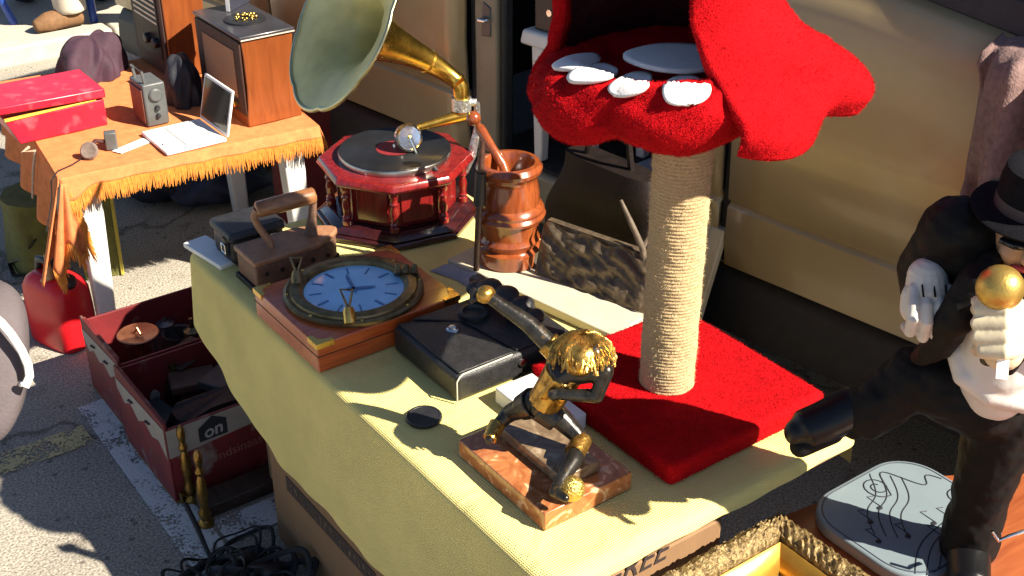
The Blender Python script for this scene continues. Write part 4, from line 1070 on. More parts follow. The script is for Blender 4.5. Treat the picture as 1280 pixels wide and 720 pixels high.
gbox(2.17, 2.95, 0.0, 0.006, 1.035, ZR - .04).build('window_glass', GLASS, van, smooth=0)
gbox(0.20, 0.78, 0.004, 0.008, 1.07, 1.085).build('window_blind', PAPER, van, smooth=0)
# wheels
def wheel(v):
    c = vp(v, 0.10, 0.30); rot = frame_mtx(c, vV, (0, 0, 1))
    mb = MB(); mb.lathe([(0.19, -0.09), (0.27, -0.095), (0.298, -0.07), (0.30, 0), (0.298, 0.07), (0.27, 0.095), (0.19, 0.09)], 48, (0, 0, 0), rot)
    wh = mb.build('tyre', M('tyre_rubber', (0.014, 0.014, 0.015), 0.8, 0, 0.2, 60, 0.3, 120), van, smooth=50)
    mb = MB(); mb.lathe([(0.185, 0.05), (0.19, 0.092), (0.17, 0.085), (0.15, 0.06), (0.06, 0.07), (0.0, 0.075)], 36, (0, 0, 0), rot, capt=False); mb.build('rim', M('wheel_rim', (0.4, 0.4, 0.4), 0.4, 0.8), wh)
wheel(3.35); wheel(-0.6)

# things in the open door
def stool_white():
    q = vpx(677, 190, 0.05); base = np.array([q[0], q[1], 0.4405])
    s = thing('plastic_stool', 'white plastic stool standing inside the open van door', 'stool', base)
    t = PN(677, 40, base, vW)
    zt = t[2]
    mb = MB(); c0 = base - vV * 0.13
    def pt(v, w, z): return base + vV * v + vW * w + np.array([0, 0, z - base[2]])
    mb.hexa([pt(.06, -.02, zt - .035), pt(.06, .22, zt - .035), pt(-.2, .22, zt - .035), pt(-.2, -.02, zt - .035)], [pt(.055, -.015, zt), pt(.055, .215, zt), pt(-.195, .215, zt), pt(-.195, -.015, zt)])
    mb.build('seat', WHITEPL, s, bevel=0.008, seg=3)
    for (v, w) in ((0.0, 0.0), (0.0, 0.19), (-0.16, 0.0), (-0.16, 0.19)):
        mb = MB(); mb.hexa([pt(v + .014, w - .012, .442), pt(v + .014, w + .012, .442), pt(v - .012, w + .012, .442), pt(v - .012, w - .012, .442)],
                           [pt(v + .022, w - .016, zt - .034), pt(v + .022, w + .016, zt - .034), pt(v - .018, w + .016, zt - .034), pt(v - .018, w - .016, zt - .034)])
        mb.build('leg', WHITEPL, s, bevel=0.004)
    mb = MB(); mb.hexa([pt(.03, 0, zt + .001), pt(.03, .19, zt + .001), pt(-.19, .19, zt + .001), pt(-.19, 0, zt + .001)], [pt(.03, 0, zt + .09), pt(.03, .19, zt + .09), pt(-.19, .19, zt + .09), pt(-.19, 0, zt + .09)])
    k = mb.build('cassette_player', BLACKPL, None, bevel=0.006, origin=pt(-.08, .1, zt)); tag(k, 'black electronic box on top of the white plastic stool', 'appliance')
    for i in range(3):
        mb = MB(); mb.lathe([(.008, -.002), (.008, .006), (.006, .007)], 14, pt(-.02 - .05 * i, -.001, zt + .05), frame_mtx((0, 0, 0), vV, (0, 0, 1))); mb.build('knob', STEEL, k)
stool_white()
# brown leather bag on a wooden crate between van and table
bq = vp(1.50, -0.20, 0.0)
def lp(v, w, z): return bq + vV * v + vW * w + np.array([0, 0, z])
cr = thing('wooden_crate', 'dark wooden crate on the ground under the brown leather bag', 'crate', bq)
DWOOD = M_wood('dark_wood', (0.035, 0.02, 0.012), (0.07, 0.042, 0.026), 14, 'Y', 0.6, 0.0)
for i in range(4):
    for (w0, w1) in ((-.135, -.122), (.122, .135)):
        MB().hexa([lp(-.16, w0, .01 + .1 * i), lp(-.16, w1, .01 + .1 * i), lp(.16, w1, .01 + .1 * i), lp(.16, w0, .01 + .1 * i)], [lp(-.16, w0, .095 + .1 * i), lp(-.16, w1, .095 + .1 * i), lp(.16, w1, .095 + .1 * i), lp(.16, w0, .095 + .1 * i)]).build('slat', DWOOD, cr, bevel=0.002)
for (a, b) in ((-.15, -.1), (.15, -.1), (-.15, .1), (.15, .1)):
    MB().hexa([lp(a - .012, b - .018, .0), lp(a - .012, b + .018, .0), lp(a + .012, b + .018, .0), lp(a + .012, b - .018, .0)], [lp(a - .012, b - .018, .408), lp(a - .012, b + .018, .408), lp(a + .012, b + .018, .408), lp(a + .012, b - .018, .408)]).build('post', DWOOD, cr)
MB().hexa([lp(-.16, -.135, .409), lp(-.16, .135, .409), lp(.16, .135, .409), lp(.16, -.135, .409)], [lp(-.16, -.135, .421), lp(-.16, .135, .421), lp(.16, .135, .421), lp(.16, -.135, .421)]).build('top_board', DWOOD, cr, bevel=0.002)
bg = thing('leather_bag', 'dark brown leather bag behind the bronze plaque', 'bag', lp(0, 0, .422))
LEA = M('brown_leather', (0.011, 0.007, 0.006), 0.6, 0, 0.4, 18, 0.3, 220, spec=0.2, rvar=0.1)
mb = MB()
def bag(u, v):
    a = 2 * math.pi * u
    ex = (0.15 - 0.035 * v) * (1 + 0.06 * math.sin(3 * a + 5 * v)); ey = 0.07 * (1 - 0.45 * v) * (1 + 0.08 * math.sin(2 * a))
    cs, sn = math.cos(a), math.sin(a)
    q = 0.55
    return lp(ex * math.copysign(abs(cs) ** q, cs) + 0.012 * math.sin(v * 6), ey * math.copysign(abs(sn) ** q, sn) + 0.006 * math.sin(9 * v + a), .4225 + 0.225 * v)
mb.grid(bag, 64, 22, closeu=True)
mb.add([bag(i / 64, 1) for i in range(64)], [tuple(range(64))]); mb.add([bag(i / 64, 0) for i in range(64)], [tuple(range(64))])
mb.build('body', LEA, bg, smooth=60)
mb = MB(); mb.tube([lp(-.06, 0, .64), lp(-.05, 0, .70), lp(0, 0, .72), lp(.05, 0, .70), lp(.06, 0, .64)], .007, 8); mb.build('handle', LEA, bg)
mb = MB(); mb.tube([lp(-.085, -.068, .47), lp(-.02, -.066, .50), lp(.085, -.062, .485)], .004, 8); mb.build('seam', LEA, bg)
# framed picture leaning on the van
t0 = vpx(806, 246, -0.02); t1 = vpx(912, 286, -0.02)
v0_, v1_ = float(t1 @ vV), float(t0 @ vV); zt_ = float(t1[2])
pic = thing('framed_picture', 'back of a pale wooden framed picture leaning against the van', 'picture', vp((v0_ + v1_) / 2, -0.19, 0))
FRW = M_wood('pale_frame', (0.58, 0.47, 0.28), (0.70, 0.58, 0.38), 12, 'Z', 0.6, 0)
def lean(v, z, t): return vp(v, -0.20 + 0.18 * z / zt_ - 0.006 + t, z)
def lbox(v0, v1, z0, z1, ta, tb): return MB().hexa([lean(v0, z0, ta), lean(v0, z0, tb), lean(v1, z0, tb), lean(v1, z0, ta)], [lean(v0, z1, ta), lean(v0, z1, tb), lean(v1, z1, tb), lean(v1, z1, ta)])
for (a, b, c, d) in ((v0_, v0_ + .035, .002, zt_), (v1_ - .035, v1_, .002, zt_), (v0_ + .0352, v1_ - .0352, .002, .037), (v0_ + .0352, v1_ - .0352, zt_ - .035, zt_)):
    lbox(a, b, c, d, -0.012, 0.008).build('moulding', FRW, pic, bevel=0.003)
lbox(v0_ + .03, v1_ - .03, .03, zt_ - .03, -0.002, 0.003).build('backing', M('backing_board', (0.60, 0.50, 0.30), 0.85, 0, 0.15, 10, 0.1, 120), pic, smooth=0)
# blue folder inside the van
q = vpx(812, 236, 0.16); f_ = np.array([q[0], q[1], 0.0])
mb = MB(); mb.hexa([f_ + vV * .08 + np.array([0, 0, .441]), f_ + vV * .08 + vW * .2 + np.array([0, 0, .441]), f_ - vV * .08 + vW * .2 + np.array([0, 0, .441]), f_ - vV * .08 + np.array([0, 0, .441])],
                   [f_ + vV * .08 + np.array([0, 0, q[2]]), f_ + vV * .08 + vW * .2 + np.array([0, 0, q[2]]), f_ - vV * .08 + vW * .2 + np.array([0, 0, q[2]]), f_ - vV * .08 + np.array([0, 0, q[2]])])
o = mb.build('plastic_box', M('pale_blue_plastic', (0.38, 0.47, 0.60), 0.4, 0, 0.06, 20), None, bevel=0.006, origin=f_ + np.array([0, 0, .441])); tag(o, 'pale blue plastic box just inside the van door', 'box')
# dark clutter in the van
for k, (v, w, sx, sy, sz, cc) in enumerate(((1.60, 0.30, .16, .16, .20, (0.02, 0.02, 0.05)), (1.86, 0.55, .2, .2, .32, (0.05, 0.02, 0.015)), (1.58, 0.75, .2, .2, .5, (0.03, 0.03, 0.035)))):
    mb = MB(); mb.hexa([vp(v + a * sx, w + b * sy, .441) for a, b in ((-.5, -.5), (-.5, .5), (.5, .5), (.5, -.5))], [vp(v + a * sx * .9, w + b * sy * .9, .441 + sz) for a, b in ((-.5, -.5), (-.5, .5), (.5, .5), (.5, -.5))])
    o = mb.build('storage_bag', M('van_bag_%d' % k, cc, 0.8, 0, 0.3, 20, 0.3, 90), None, bevel=0.03, seg=3, origin=vp(v, w, .441))
    tag(o, ('small dark navy bag in the van doorway', 'dark reddish bag deep inside the van', 'tall charcoal bag at the back of the van')[k], 'bag', 'bags inside the van')
# mauve blanket hung on the van's window ledge
hb = vpx(1252, 90, -0.05)
mb = MB()
def blanket(u, v):
    a = vpx(1218 - 6 * v, 86 + 145 * v, -0.06); vv = float(a @ vV)
    b = vp(vv - 0.30 * u, -0.065 - 0.02 * v + 0.022 * math.sin(u * 21 + 1.5 * math.sin(v * 3)) + 0.01 * math.sin(u * 43 + v * 5), 0)
    z = 1.0 - 0.26 * v - 0.02 * u
    if v < 0.06: b = b + vW * 0.09 * (1 - v / 0.06); z = 1.0 - 0.26 * 0.06 * (v / 0.06) + 0.012
    return (b[0], b[1], z)
mb.grid(blanket, 50, 40); o = mb.build('blanket', M('mauve_fleece', (0.20, 0.125, 0.115), 0.95, 0, 0.3, 70, 0.6, 260, sheen=0.3), None, smooth=70, solid=0.006, origin=vp(0.7, -0.06, 0.75))
tag(o, 'mauve brown fleece hung on the van below the window', 'fleece')

# ================================================================== LEFT STALL: low white table with orange fringed cloth
set_cam_scale('ground')
LT = 0.47
la = -6.0
lu = np.array([math.cos(rad(la)), math.sin(rad(la)), 0.0]); lv = np.array([-math.sin(rad(la)), math.cos(rad(la)), 0.0])
l0 = np.array([0.690, 2.722, 0.0])
LW, LD = 0.640, 0.74
def lq(u, v, z): return l0 + lu * u + lv * v + np.array([0, 0, z])
lt = thing('plastic_table', 'low white plastic table under the orange fringed cloth', 'table', lq(LW / 2, LD / 2, 0))
def lbx(u0, u1, v0, v1, z0, z1): return MB().hexa([lq(u0, v0, z0), lq(u1, v0, z0), lq(u1, v1, z0), lq(u0, v1, z0)], [lq(u0, v0, z1), lq(u1, v0, z1), lq(u1, v1, z1), lq(u0, v1, z1)])
lbx(0.012, LW - 0.012, 0.012, LD - 0.012, LT - 0.028, LT - 0.005).build('tabletop', WHITEPL, lt, bevel=0.008)
for (u, v, su_, sv_) in ((0.065, 0.055, -1, -1), (LW - 0.065, 0.055, 1, -1), (0.065, LD - 0.2, -1, 1), (LW - 0.075, LD - 0.2, 1, 1)):
    mb = MB(); a, b = 0.030, 0.021
    mb.hexa([lq(u + su_ * .012 + x * b, v + sv_ * .012 + y * b, 0) for x, y in ((-1, -1), (1, -1), (1, 1), (-1, 1))], [lq(u + x * a, v + y * a, LT - 0.03) for x, y in ((-1, -1), (1, -1), (1, 1), (-1, 1))])
    mb.build('leg', WHITEPL, lt, bevel=0.008, seg=3)
ORANGE = M('orange_weave', (0.60, 0.20, 0.075), 0.9, 0, 0.16, 40, 0.5, 420, sheen=0.2, spec=0.1)
oc = thing('fringed_cloth', 'orange fringed cloth spread over the low white table', 'tablecloth', lq(LW / 2, LD / 2, LT))
mb = MB(); mb.grid(lambda a, b: lq(LW * a, LD * b, LT + (0.0012 * math.sin(a * 31) * math.sin(b * 37) if 0.02 < a < .98 and 0.02 < b < .98 else 0)), 40, 40); mb.build('top_sheet', ORANGE, oc, smooth=60)
def dropn(u, t):     # near side
    h = 0.026 + 0.03 * math.exp(-((u - 0.03) / 0.05) ** 2)
    return lq(LW * u, 0.0005 - 0.012 * t - 0.003 * t * math.sin(u * 40), LT - h * t)
mb = MB(); mb.grid(dropn, 70, 8); mb.build('near_drop', ORANGE, oc, smooth=60, solid=0.003)
def dropr(u, t): return lq(LW - 0.0005 + 0.012 * t, LD * u, LT - 0.035 * t)
mb = MB(); mb.grid(dropr, 40, 6); mb.build('side_drop', ORANGE, oc, smooth=60, solid=0.003)
def dropl(u, t):     # long hanging left side with folds
    h = 0.20 + 0.05 * math.exp(-((u - 0.0) / 0.10) ** 2) - 0.05 * u
    return lq(0.0005 - 0.022 * t - 0.016 * t * math.sin(u * 24 + 1.0) - 0.05 * t * math.exp(-(u / 0.08) ** 2), LD * u - 0.03 * t * math.exp(-(u / 0.05) ** 2), LT - h * t)
mb = MB(); mb.grid(dropl, 70, 20); mb.build('side_drop', ORANGE, oc, smooth=60, solid=0.003)
def corner(u, t):    # the pointed corner that hangs between the two sides
    x = -0.055 + 0.085 * u; h = 0.20 - 0.05 * u + 0.03 * math.sin(u * 9)
    return lq(x * t + 0.0 * (1 - t) + 0.012 * u * (1 - t), -0.012 - 0.012 * t - 0.012 * t * math.sin(u * 12), LT - 0.01 - h * t)
mb = MB(); mb.grid(corner, 26, 16); mb.build('corner_fall', ORANGE, oc, smooth=60, solid=0.003)
FR = M('orange_yarn', (0.70, 0.27, 0.055), 0.9, 0, 0.2, 90, sheen=0.3, spec=0.1)
mb = MB(); rr = random.Random(5)
def strand(p, ln, out, sway):
    mb.tube([p, p + out * 0.006 + np.array([sway * .3, 0, -ln * .5]), p + out * 0.008 + np.array([sway, 0, -ln])], [0.0013, 0.0015, 0.0006], 4)
nS = 380
for i in range(nS):
    u = (i + rr.random()) / nS; p = np.array(dropn(u, 0.9)); strand(p, rr.uniform(0.032, 0.050), -lv, rr.uniform(-.004, .004))
for i in range(220):
    u = (i + rr.random()) / 220; p = np.array(dropr(u, 0.9)); strand(p, rr.uniform(0.034, 0.05), lu, rr.uniform(-.004, .004))
for i in range(150):      # fringe running down the free edge of the corner and along its hem
    t = 0.15 + 0.85 * (i + rr.random()) / 150; p = np.array(corner(1.0, t)); strand(p, rr.uniform(0.035, 0.06), lu, rr.uniform(0.004, .014))
for i in range(120):
    p = np.array(corner(rr.random(), 1.0)); strand(p, rr.uniform(0.02, 0.045), -lv, rr.uniform(-.004, .006))
mb.build('fringe', FR, oc, smooth=70, kind='stuff')

# --- red chest
CH0, CH1, CHY = 0.668, 0.898, 2.972
zc1 = float(PY(137, 122, CHY)[2]); zc2 = float(PY(137, 109, CHY - 0.006)[2])
ch = thing('red_chest', 'bright red box with its lid ajar and a yellow rim', 'chest', ((CH0 + CH1) / 2, CHY + 0.09, LT))
REDP = M('red_lacquer', (0.52, 0.012, 0.035), 0.35, 0, 0.22, 26, 0.08, 120, dirt=((0.55, 0.11, 0.13), 20, 0.55, 0.6))
mb = MB(); mb.hexa([(CH0 + .012, CHY, LT + .001), (CH1, CHY, LT + .001), (CH1, CHY + .17, LT + .001), (CH0 + .012, CHY + .17, LT + .001)], [(CH0 - .012, CHY, zc1 - .006), (CH1, CHY, zc1), (CH1, CHY + .17, zc1), (CH0 - .012, CHY + .17, zc1 - .006)]); mb.build('body', REDP, ch, bevel=0.003)
YEL = M('yellow_trim', (0.75, 0.5, 0.06), 0.5)
mb = MB(); mb.hexa([(CH0 - .014, CHY - .003, zc1 - .0055), (CH1 - .02, CHY - .003, zc1 + .0005), (CH1 - .02, CHY + .006, zc1 + .0005), (CH0 - .014, CHY + .006, zc1 - .0055)], [(CH0 - .014, CHY - .003, zc1 + .001), (CH1 - .02, CHY - .003, zc1 + .004), (CH1 - .02, CHY + .006, zc1 + .004), (CH0 - .014, CHY + .006, zc1 + .001)]); mb.build('rim', YEL, ch, bevel=0.001)
mb = MB(); mb.hexa([(CH0 - .05, CHY - .008, zc1 + .016), (CH1 + .004, CHY - .008, zc1 + .0045), (CH1 + .004, CHY + .175, zc1 + .0045), (CH0 - .05, CHY + .175, zc1 + .009)], [(CH0 - .05, CHY - .008, zc2 + .008), (CH1 + .004, CHY - .008, zc2), (CH1 + .004, CHY + .175, zc2), (CH0 - .05, CHY + .175, zc2 + .004)]); mb.build('lid', REDP, ch, bevel=0.004)
# --- purple garment heaped behind the chest
pj = P(112, 100, LT)
mb = MB()
def heap(u, v):
    a = 2 * math.pi * u; th = v * math.pi / 2
    f = 1 + 0.22 * math.sin(2 * a + 0.6) + 0.12 * math.sin(5 * a + 4 * v) + 0.06 * math.sin(9 * a - 7 * v)
    c = P(116, 96, LT); r = math.cos(th) ** 0.7
    z = 0.105 * math.sin(th) ** 0.8 * (1 + 0.22 * math.sin(2 * a + 1.2) * (1 - v * v) + 0.14 * math.sin(6 * a + 3) * math.cos(th))
    return (c[0] + 0.02 * v + 0.085 * r * f * math.cos(a), c[1] + 0.03 * v + 0.085 * r * f * math.sin(a), LT + 0.002 + z)
mb.grid(heap, 90, 30, closeu=True)
o = mb.build('folded_jacket', M('purple_fabric', (0.042, 0.016, 0.030), 0.8, 0, 0.25, 30, 0.3, 200, sheen=0.3), None, smooth=70, origin=(0.98, 3.3, LT)); tag(o, 'heaped dark purple garment behind the red box', 'garment')
# --- upright radio cabinet (back)
def cabinet(name, label, n, sx, sy, h, sections, wood, loc=None):
    t = thing(name, label, 'radio', (n[0] + sx / 2, n[1] + sy / 2, LT))
    mb = MB(); vs = []; fs = []
    for (zf, g) in sections: vs += [(n[0] - g, n[1] - g, LT + .001 + h * zf), (n[0] + sx + g, n[1] - g, LT + .001 + h * zf), (n[0] + sx + g, n[1] + sy + g, LT + .001 + h * zf), (n[0] - g, n[1] + sy + g, LT + .001 + h * zf)]
    k = len(sections)
    for i in range(k - 1):
        for j in range(4): fs.append((4 * i + j, 4 * i + (j + 1) % 4, 4 * i + 4 + (j + 1) % 4, 4 * i + 4 + j))
    fs += [(3, 2, 1, 0), tuple(range(4 * k - 4, 4 * k))]
    mb.add(vs, fs); mb.build('case', wood, t, bevel=0.003, smooth=30)
    return t
VEN = M_wood('orange_veneer', (0.17, 0.042, 0.011), (0.25, 0.067, 0.017), 9, 'Z', 0.32, 0.5)
VEND = M_wood('dark_veneer', (0.028, 0.012, 0.008), (0.055, 0.022, 0.014), 9, 'Z', 0.7, 0.0)
n1 = np.array([1.160, 3.190]); s1x, s1y = 0.115, 0.235
r1 = cabinet('radio_cabinet', 'tall dark wooden radio with pale dial stripes at the back of the orange table', n1, s1x, s1y, 0.36, [(0, 0.0), (1, 0.0)], VEN)
fx = n1[0]
def rfront(t, px0, py0, y0, y1, z0, z1, d, name, mat, nx): 
    mb = MB(); mb.box(nx - d, nx - 0.0004, y0, y1, z0, z1); return mb.build(name, mat, t, bevel=0.001)
pn = rfront(r1, 0, 0, n1[1] + .006, n1[1] + s1y - .006, LT + .008, LT + .352, .006, 'front_panel', VEND, fx)
mb = MB(); mb.box(fx - .0085, fx - .0062, n1[1] + .03, n1[1] + s1y - .03, LT + .05, LT + .34); mb.build('dial_glass', M('dark_glass', (0.02, 0.018, 0.016), 0.5, 0, 0.2, 30, spec=0.15), r1)
IVORY = M('ivory_strip', (0.62, 0.55, 0.42), 0.5)
for k in range(5):
    z = LT + .148 + k * .0155; mb = MB(); mb.box(fx - .0105, fx - .0087, n1[1] + .036, n1[1] + s1y - .036, z, z + .0055); mb.build('dial_strip', IVORY, r1, smooth=0)
for k in (0, 1):
    mb = MB(); mb.lathe([(.014, 0), (.014, .012), (.011, .015)], 20, (fx - .0087, n1[1] + .05 + k * .06, LT + .095), Matrix.Rotation(rad(-90), 4, 'Y')); mb.build('knob', BLACKPL, r1)
# --- wide radio cabinet (front)
n2 = np.array([1.182, 2.748]); s2x, s2y = 0.140, 0.270
h2 = float(PD(297, 44, (n2[0], n2[1], 0.6))[2] - LT)
r2 = cabinet('radio_cabinet', 'orange veneer radio cabinet with cloth grille beside the brass horn', n2, s2x, s2y, h2, [(0, .004), (.10, .004), (.22, -.002), (.45, -.006), (.8, -.004), (1, 0)], VEN)
x2 = n2[0]
mb = MB(); mb.box(x2 - .006, x2 - .0005, n2[1] + .004, n2[1] + s2y - .004, LT + .03, LT + h2 - .002); mb.build('front_panel', VEND, r2, bevel=0.002)
mb = MB(); mb.box(x2 - .0085, x2 - .0062, n2[1] + .035, n2[1] + s2y - .05, LT + .07, LT + h2 - .03); mb.build('grille_cloth', M('grille_cloth', (0.30, 0.16, 0.09), 0.9, 0, 0.15, 200, 0.4, 600), r2, smooth=0)
mb = MB(); mb.box(x2 - .006, x2 + s2x + .004, n2[1] - .004, n2[1] + s2y + .004, LT + h2 + .0015, LT + h2 + .012); tp = mb.build('top', M('dark_top', (0.035, 0.034, 0.04), 0.3, 0, 0.2, 20, coat=0.5), r2, bevel=0.003)
mb = MB(); mb.box(x2 - .002, x2 + s2x + .003, n2[1] - .0055, n2[1] - .0042, LT + h2 + .0015, LT + h2 + .0045); mb.build('edge_strip', M('pale_strip', (0.6, 0.5, 0.42), 0.4), tp, smooth=0)
for k in range(2):
    mb = MB(); mb.lathe([(.008, 0), (.008, .01), (.006, .012)], 16, (x2 - .006, n2[1] + .05 + .06 * k, LT + .05), Matrix.Rotation(rad(-90), 4, 'Y')); mb.build('knob', BRASS, r2)
rr = random.Random(9)
mb = MB(); mb.lathe([(.052, LT + h2 + .0122), (.052, LT + h2 + .016), (.049, LT + h2 + .0172), (.002, LT + h2 + .0172)], 40, (x2 + .07, n2[1] + .12, 0), capt=False); mb.build('turntable', BLACKPL, r2, smooth=35)
tkt = thing('brass_chain', 'gleaming brass bead chain heaped on top of the wide radio cabinet', 'chain', (x2 + .07, n2[1] + .12, LT + h2 + .0174))
for k in range(18):
    a = k * .75; r = .012 + .0011 * k
    c = (x2 + .07 + r * math.cos(a) * rr.uniform(.8, 1.2), n2[1] + .12 + r * math.sin(a), LT + h2 + .0174); s_ = rr.uniform(.003, .0055)
    mb = MB(); mb.ball((c[0], c[1], c[2] + s_ * .9), (s_, s_, s_ * .85), 10, 8); mb.build('bead', BRASS, tkt)
mb = MB(); mb.box(-.05, .05, -.006, .006, 0, .085, RZ(35, (x2 + .105, n2[1] + .235, LT + h2 + .0125)))
o = mb.build('book', M('navy_cover', (0.03, 0.032, 0.05), 0.5), None, bevel=.001, origin=(x2 + .1, n2[1] + .235, LT + h2 + .0125)); tag(o, 'dark book standing on the wide radio cabinet', 'book')
mb = MB(); mb.box(-.0505, -.0485, -.0055, .0055, .001, .084, RZ(35, (x2 + .105, n2[1] + .235, LT + h2 + .0125))); mb.build('pages', PAPER, o, smooth=0)
# --- black bag between the radios
mb = MB()
def sack(u, v):
    a = 2 * math.pi * u; th = v * math.pi / 2; f = 1 + .14 * math.sin(2 * a + 1) + .10 * math.sin(5 * a + 6 * v) + .06 * math.sin(9 * a - 9 * v)
    r = .055 * math.cos(th) ** .6
    return (1.122 + r * f * math.cos(a) * .75, 3.005 + r * f * math.sin(a) + .02 * v, LT + .001 + .125 * math.sin(th) * (1 + .15 * math.sin(3 * a) * math.cos(th)))
mb.grid(sack, 60, 26, closeu=True); o = mb.build('cloth_bag', M('black_cloth', (0.012, 0.013, 0.02), 0.7, 0, .3, 30, .4, 120), None, smooth=70, origin=(1.118, 3.015, LT)); tag(o, 'crumpled black cloth bag between the two radio cabinets', 'bag')
# --- portable radio
pr_n = np.array([.972, 2.892]); 
pr_ = thing('portable_radio', 'grey portable radio with carry handle standing on the orange cloth', 'radio', (pr_n[0] + .03, pr_n[1] + .045, LT))
GREY = M('grey_plastic', (0.085, 0.09, 0.09), 0.45, 0, .1, 40, .05, 200)
mb = MB(); mb.box(pr_n[0] + .0, pr_n[0] + .058, pr_n[1], pr_n[1] + .09, LT + .001, LT + .112); mb.build('body', GREY, pr_, bevel=.005, seg=3)
mb = MB(); mb.box(pr_n[0] - .0035, pr_n[0] - .0003, pr_n[1] + .006, pr_n[1] + .084, LT + .012, LT + .098); mb.build('front_grille', M('brown_grille', (0.14, 0.05, 0.035), 0.5, 0, .2, 60), pr_, bevel=.001)
for k, (zz, r) in enumerate(((.082, .017), (.048, .007), (.028, .006))):
    mb = MB(); mb.lathe([(r, 0), (r, .004), (r * .8, .007), (r * .3, .0075)], 24, (pr_n[0] + .03, pr_n[1] - .0003, LT + zz), Matrix.Rotation(rad(90), 4, 'X')); mb.build('dial', GREY if k == 0 else BLACKPL, pr_, smooth=35)
mb = MB(); hz = LT + .112
mb.tube([(pr_n[0] + .012, pr_n[1] + .012, hz - .002), (pr_n[0] + .008, pr_n[1] + .012, hz + .030), (pr_n[0] + .008, pr_n[1] + .078, hz + .030), (pr_n[0] + .012, pr_n[1] + .078, hz - .002)], .0042, 8); mb.build('handle', GREY, pr_, smooth=40)
# --- small white laptop
lp_ = thing('laptop', 'small white laptop open on the orange cloth', 'laptop', (1.015, 2.775, LT))
mb = MB(); mb.box(.940, 1.094, 2.692, 2.856, LT + .0015, LT + .011); mb.build('base', WHITE, lp_, bevel=.003)
mb = MB(); mb.box(.995, 1.075, 2.706, 2.842, LT + .0112, LT + .0122); mb.build('keyboard', M('key_bed', (0.45, 0.45, 0.45), .5, 0, .06, 300), lp_, smooth=0)
mb = MB()
for i in range(6):
    for j in range(12): mb.box(.9975 + i * .0128, 1.0085 + i * .0128, 2.708 + j * .0111, 2.7175 + j * .0111, LT + .0123, LT + .0137)
mb.build('keys', WHITE, lp_, smooth=0, kind='stuff')
mb = MB(); mb.box(.950, .953, 2.74, 2.752, LT + .0112, LT + .0118); mb.build('badge', BLACKPL, lp_, smooth=0)
m = Matrix.Translation(Vector((1.0945, 2.774, LT + .011))) @ Matrix.Rotation(rad(14), 4, 'Y')
mb = MB(); mb.box(0, .006, -.082, .082, .001, .118, m.inverted().inverted()); mb.build('screen_shell', WHITE, lp_, bevel=.0025)
mb = MB(); mb.box(-.001, -.0002, -.074, .074, .010, .110, m); sc = mb.build('screen', M('screen_black', (0.015, 0.014, 0.016), .12, 0, .2, 20), lp_, smooth=0)
# --- paper
mb = MB(); q = [P(140, 190, LT), P(178, 174, LT), P(190, 178, LT), P(152, 193, LT)]
mb.hexa([(a[0], a[1], LT + .0018) for a in q], [(a[0], a[1], LT + .003) for a in q]); o = mb.build('paper_sheet', PAPER, None, smooth=0, origin=(q[0][0], q[0][1], LT)); tag(o, 'narrow white paper beside the white laptop', 'paper')
# --- headset with cable
hs_ = P(125, 188, LT)
hh = thing('headset', 'dark headset with round ear pad and cable on the orange cloth', 'headset', (hs_[0], hs_[1], LT))
c = P(112, 192, LT + .014)
mb = MB(); mb.lathe([(.020, -.006), (.022, 0), (.018, .006), (.010, .004), (.002, .004)], 24, (c[0], c[1], LT + .021), (Vector(tuple(-cF0)) + Vector((0, 0, .6))).to_track_quat('Z', 'Y').to_matrix().to_4x4()); mb.build('ear_pad', M('ear_foam', (0.16, 0.12, 0.10), .9, 0, .2, 120, .3, 300), hh)
a0 = P(134, 186, LT + .004)
mb = MB(); mb.box(-.014, .014, -.012, .012, .001, .046, RZ(-20, (a0[0] + .012, a0[1], LT))); mb.build('battery_box', GREY, hh, bevel=.003)
mb = MB(); mb.tube([(c[0], c[1] + .006, LT + .02), tuple((c + a0) / 2 + np.array([0, .012, .022])), (a0[0] - .002, a0[1] + .004, LT + .022)], .0055, 8); mb.build('arm', M('dark_red_plastic', (0.06, 0.02, 0.018), .4), hh, smooth=60)
cab = [P(104, 197, LT + .003), P(90, 206, LT + .003), P(72, 214, LT + .003), P(64, 226, LT + .004)]
mb = MB(); mb.tube(cab + [np.array(dropl(0.02, .2)) - lu * .006, np.array(dropl(0.015, .5)) - lu * .008], .0018, 6); mb.build('cable', BLACKPL, hh, smooth=60)
# white cord that hangs over the table edge
p = P(28, 190, LT + .004)
mb = MB(); mb.tube([P(36, 184, LT + .004), p, np.array(dropl(.30, .06)) - lu * .008, np.array(dropl(.30, .35)) - lu * .012, np.array(dropl(.32, .75)) - lu * .012], [.004, .0045, .004, .0035, .003], 7)
o = mb.build('rope', M('pale_cord', (0.45, 0.34, 0.24), .8, 0, .3, 100), None, smooth=60, origin=p); tag(o, 'pale knotted cord hanging over the left edge of the orange cloth', 'cord')
# --- under and behind the low table
OL = M('olive_canvas', (0.13, 0.125, 0.028), .85, 0, .2, 40, .35, 300)
ob = thing('canvas_bag', 'olive green canvas bag with black strap under the orange cloth', 'bag', P(40, 345, 0))
c = P(42, 340, 0)
def bagf(u, v):
    a = 2 * math.pi * u; cs, sn = math.cos(a), math.sin(a); q = .6
    f = 1 + .05 * math.sin(3 * a + 4 * v)
    return (c[0] + .02 + .062 * f * (1 - .25 * v) * math.copysign(abs(cs) ** q, cs), c[1] + .04 + .10 * f * (1 - .15 * v) * math.copysign(abs(sn) ** q, sn) + .02 * v, .001 + .20 * v + .01 * math.sin(a * 2) * v)
mb = MB(); mb.grid(bagf, 60, 20, closeu=True); mb.add([bagf(i / 60, 1) for i in range(60)], [tuple(range(60))]); mb.build('body', OL, ob, smooth=60)
s0_, s1_, s2_, s3_ = P(30, 322, .06), P(12, 330, .02), P(18, 345, .01), P(40, 343, .02)
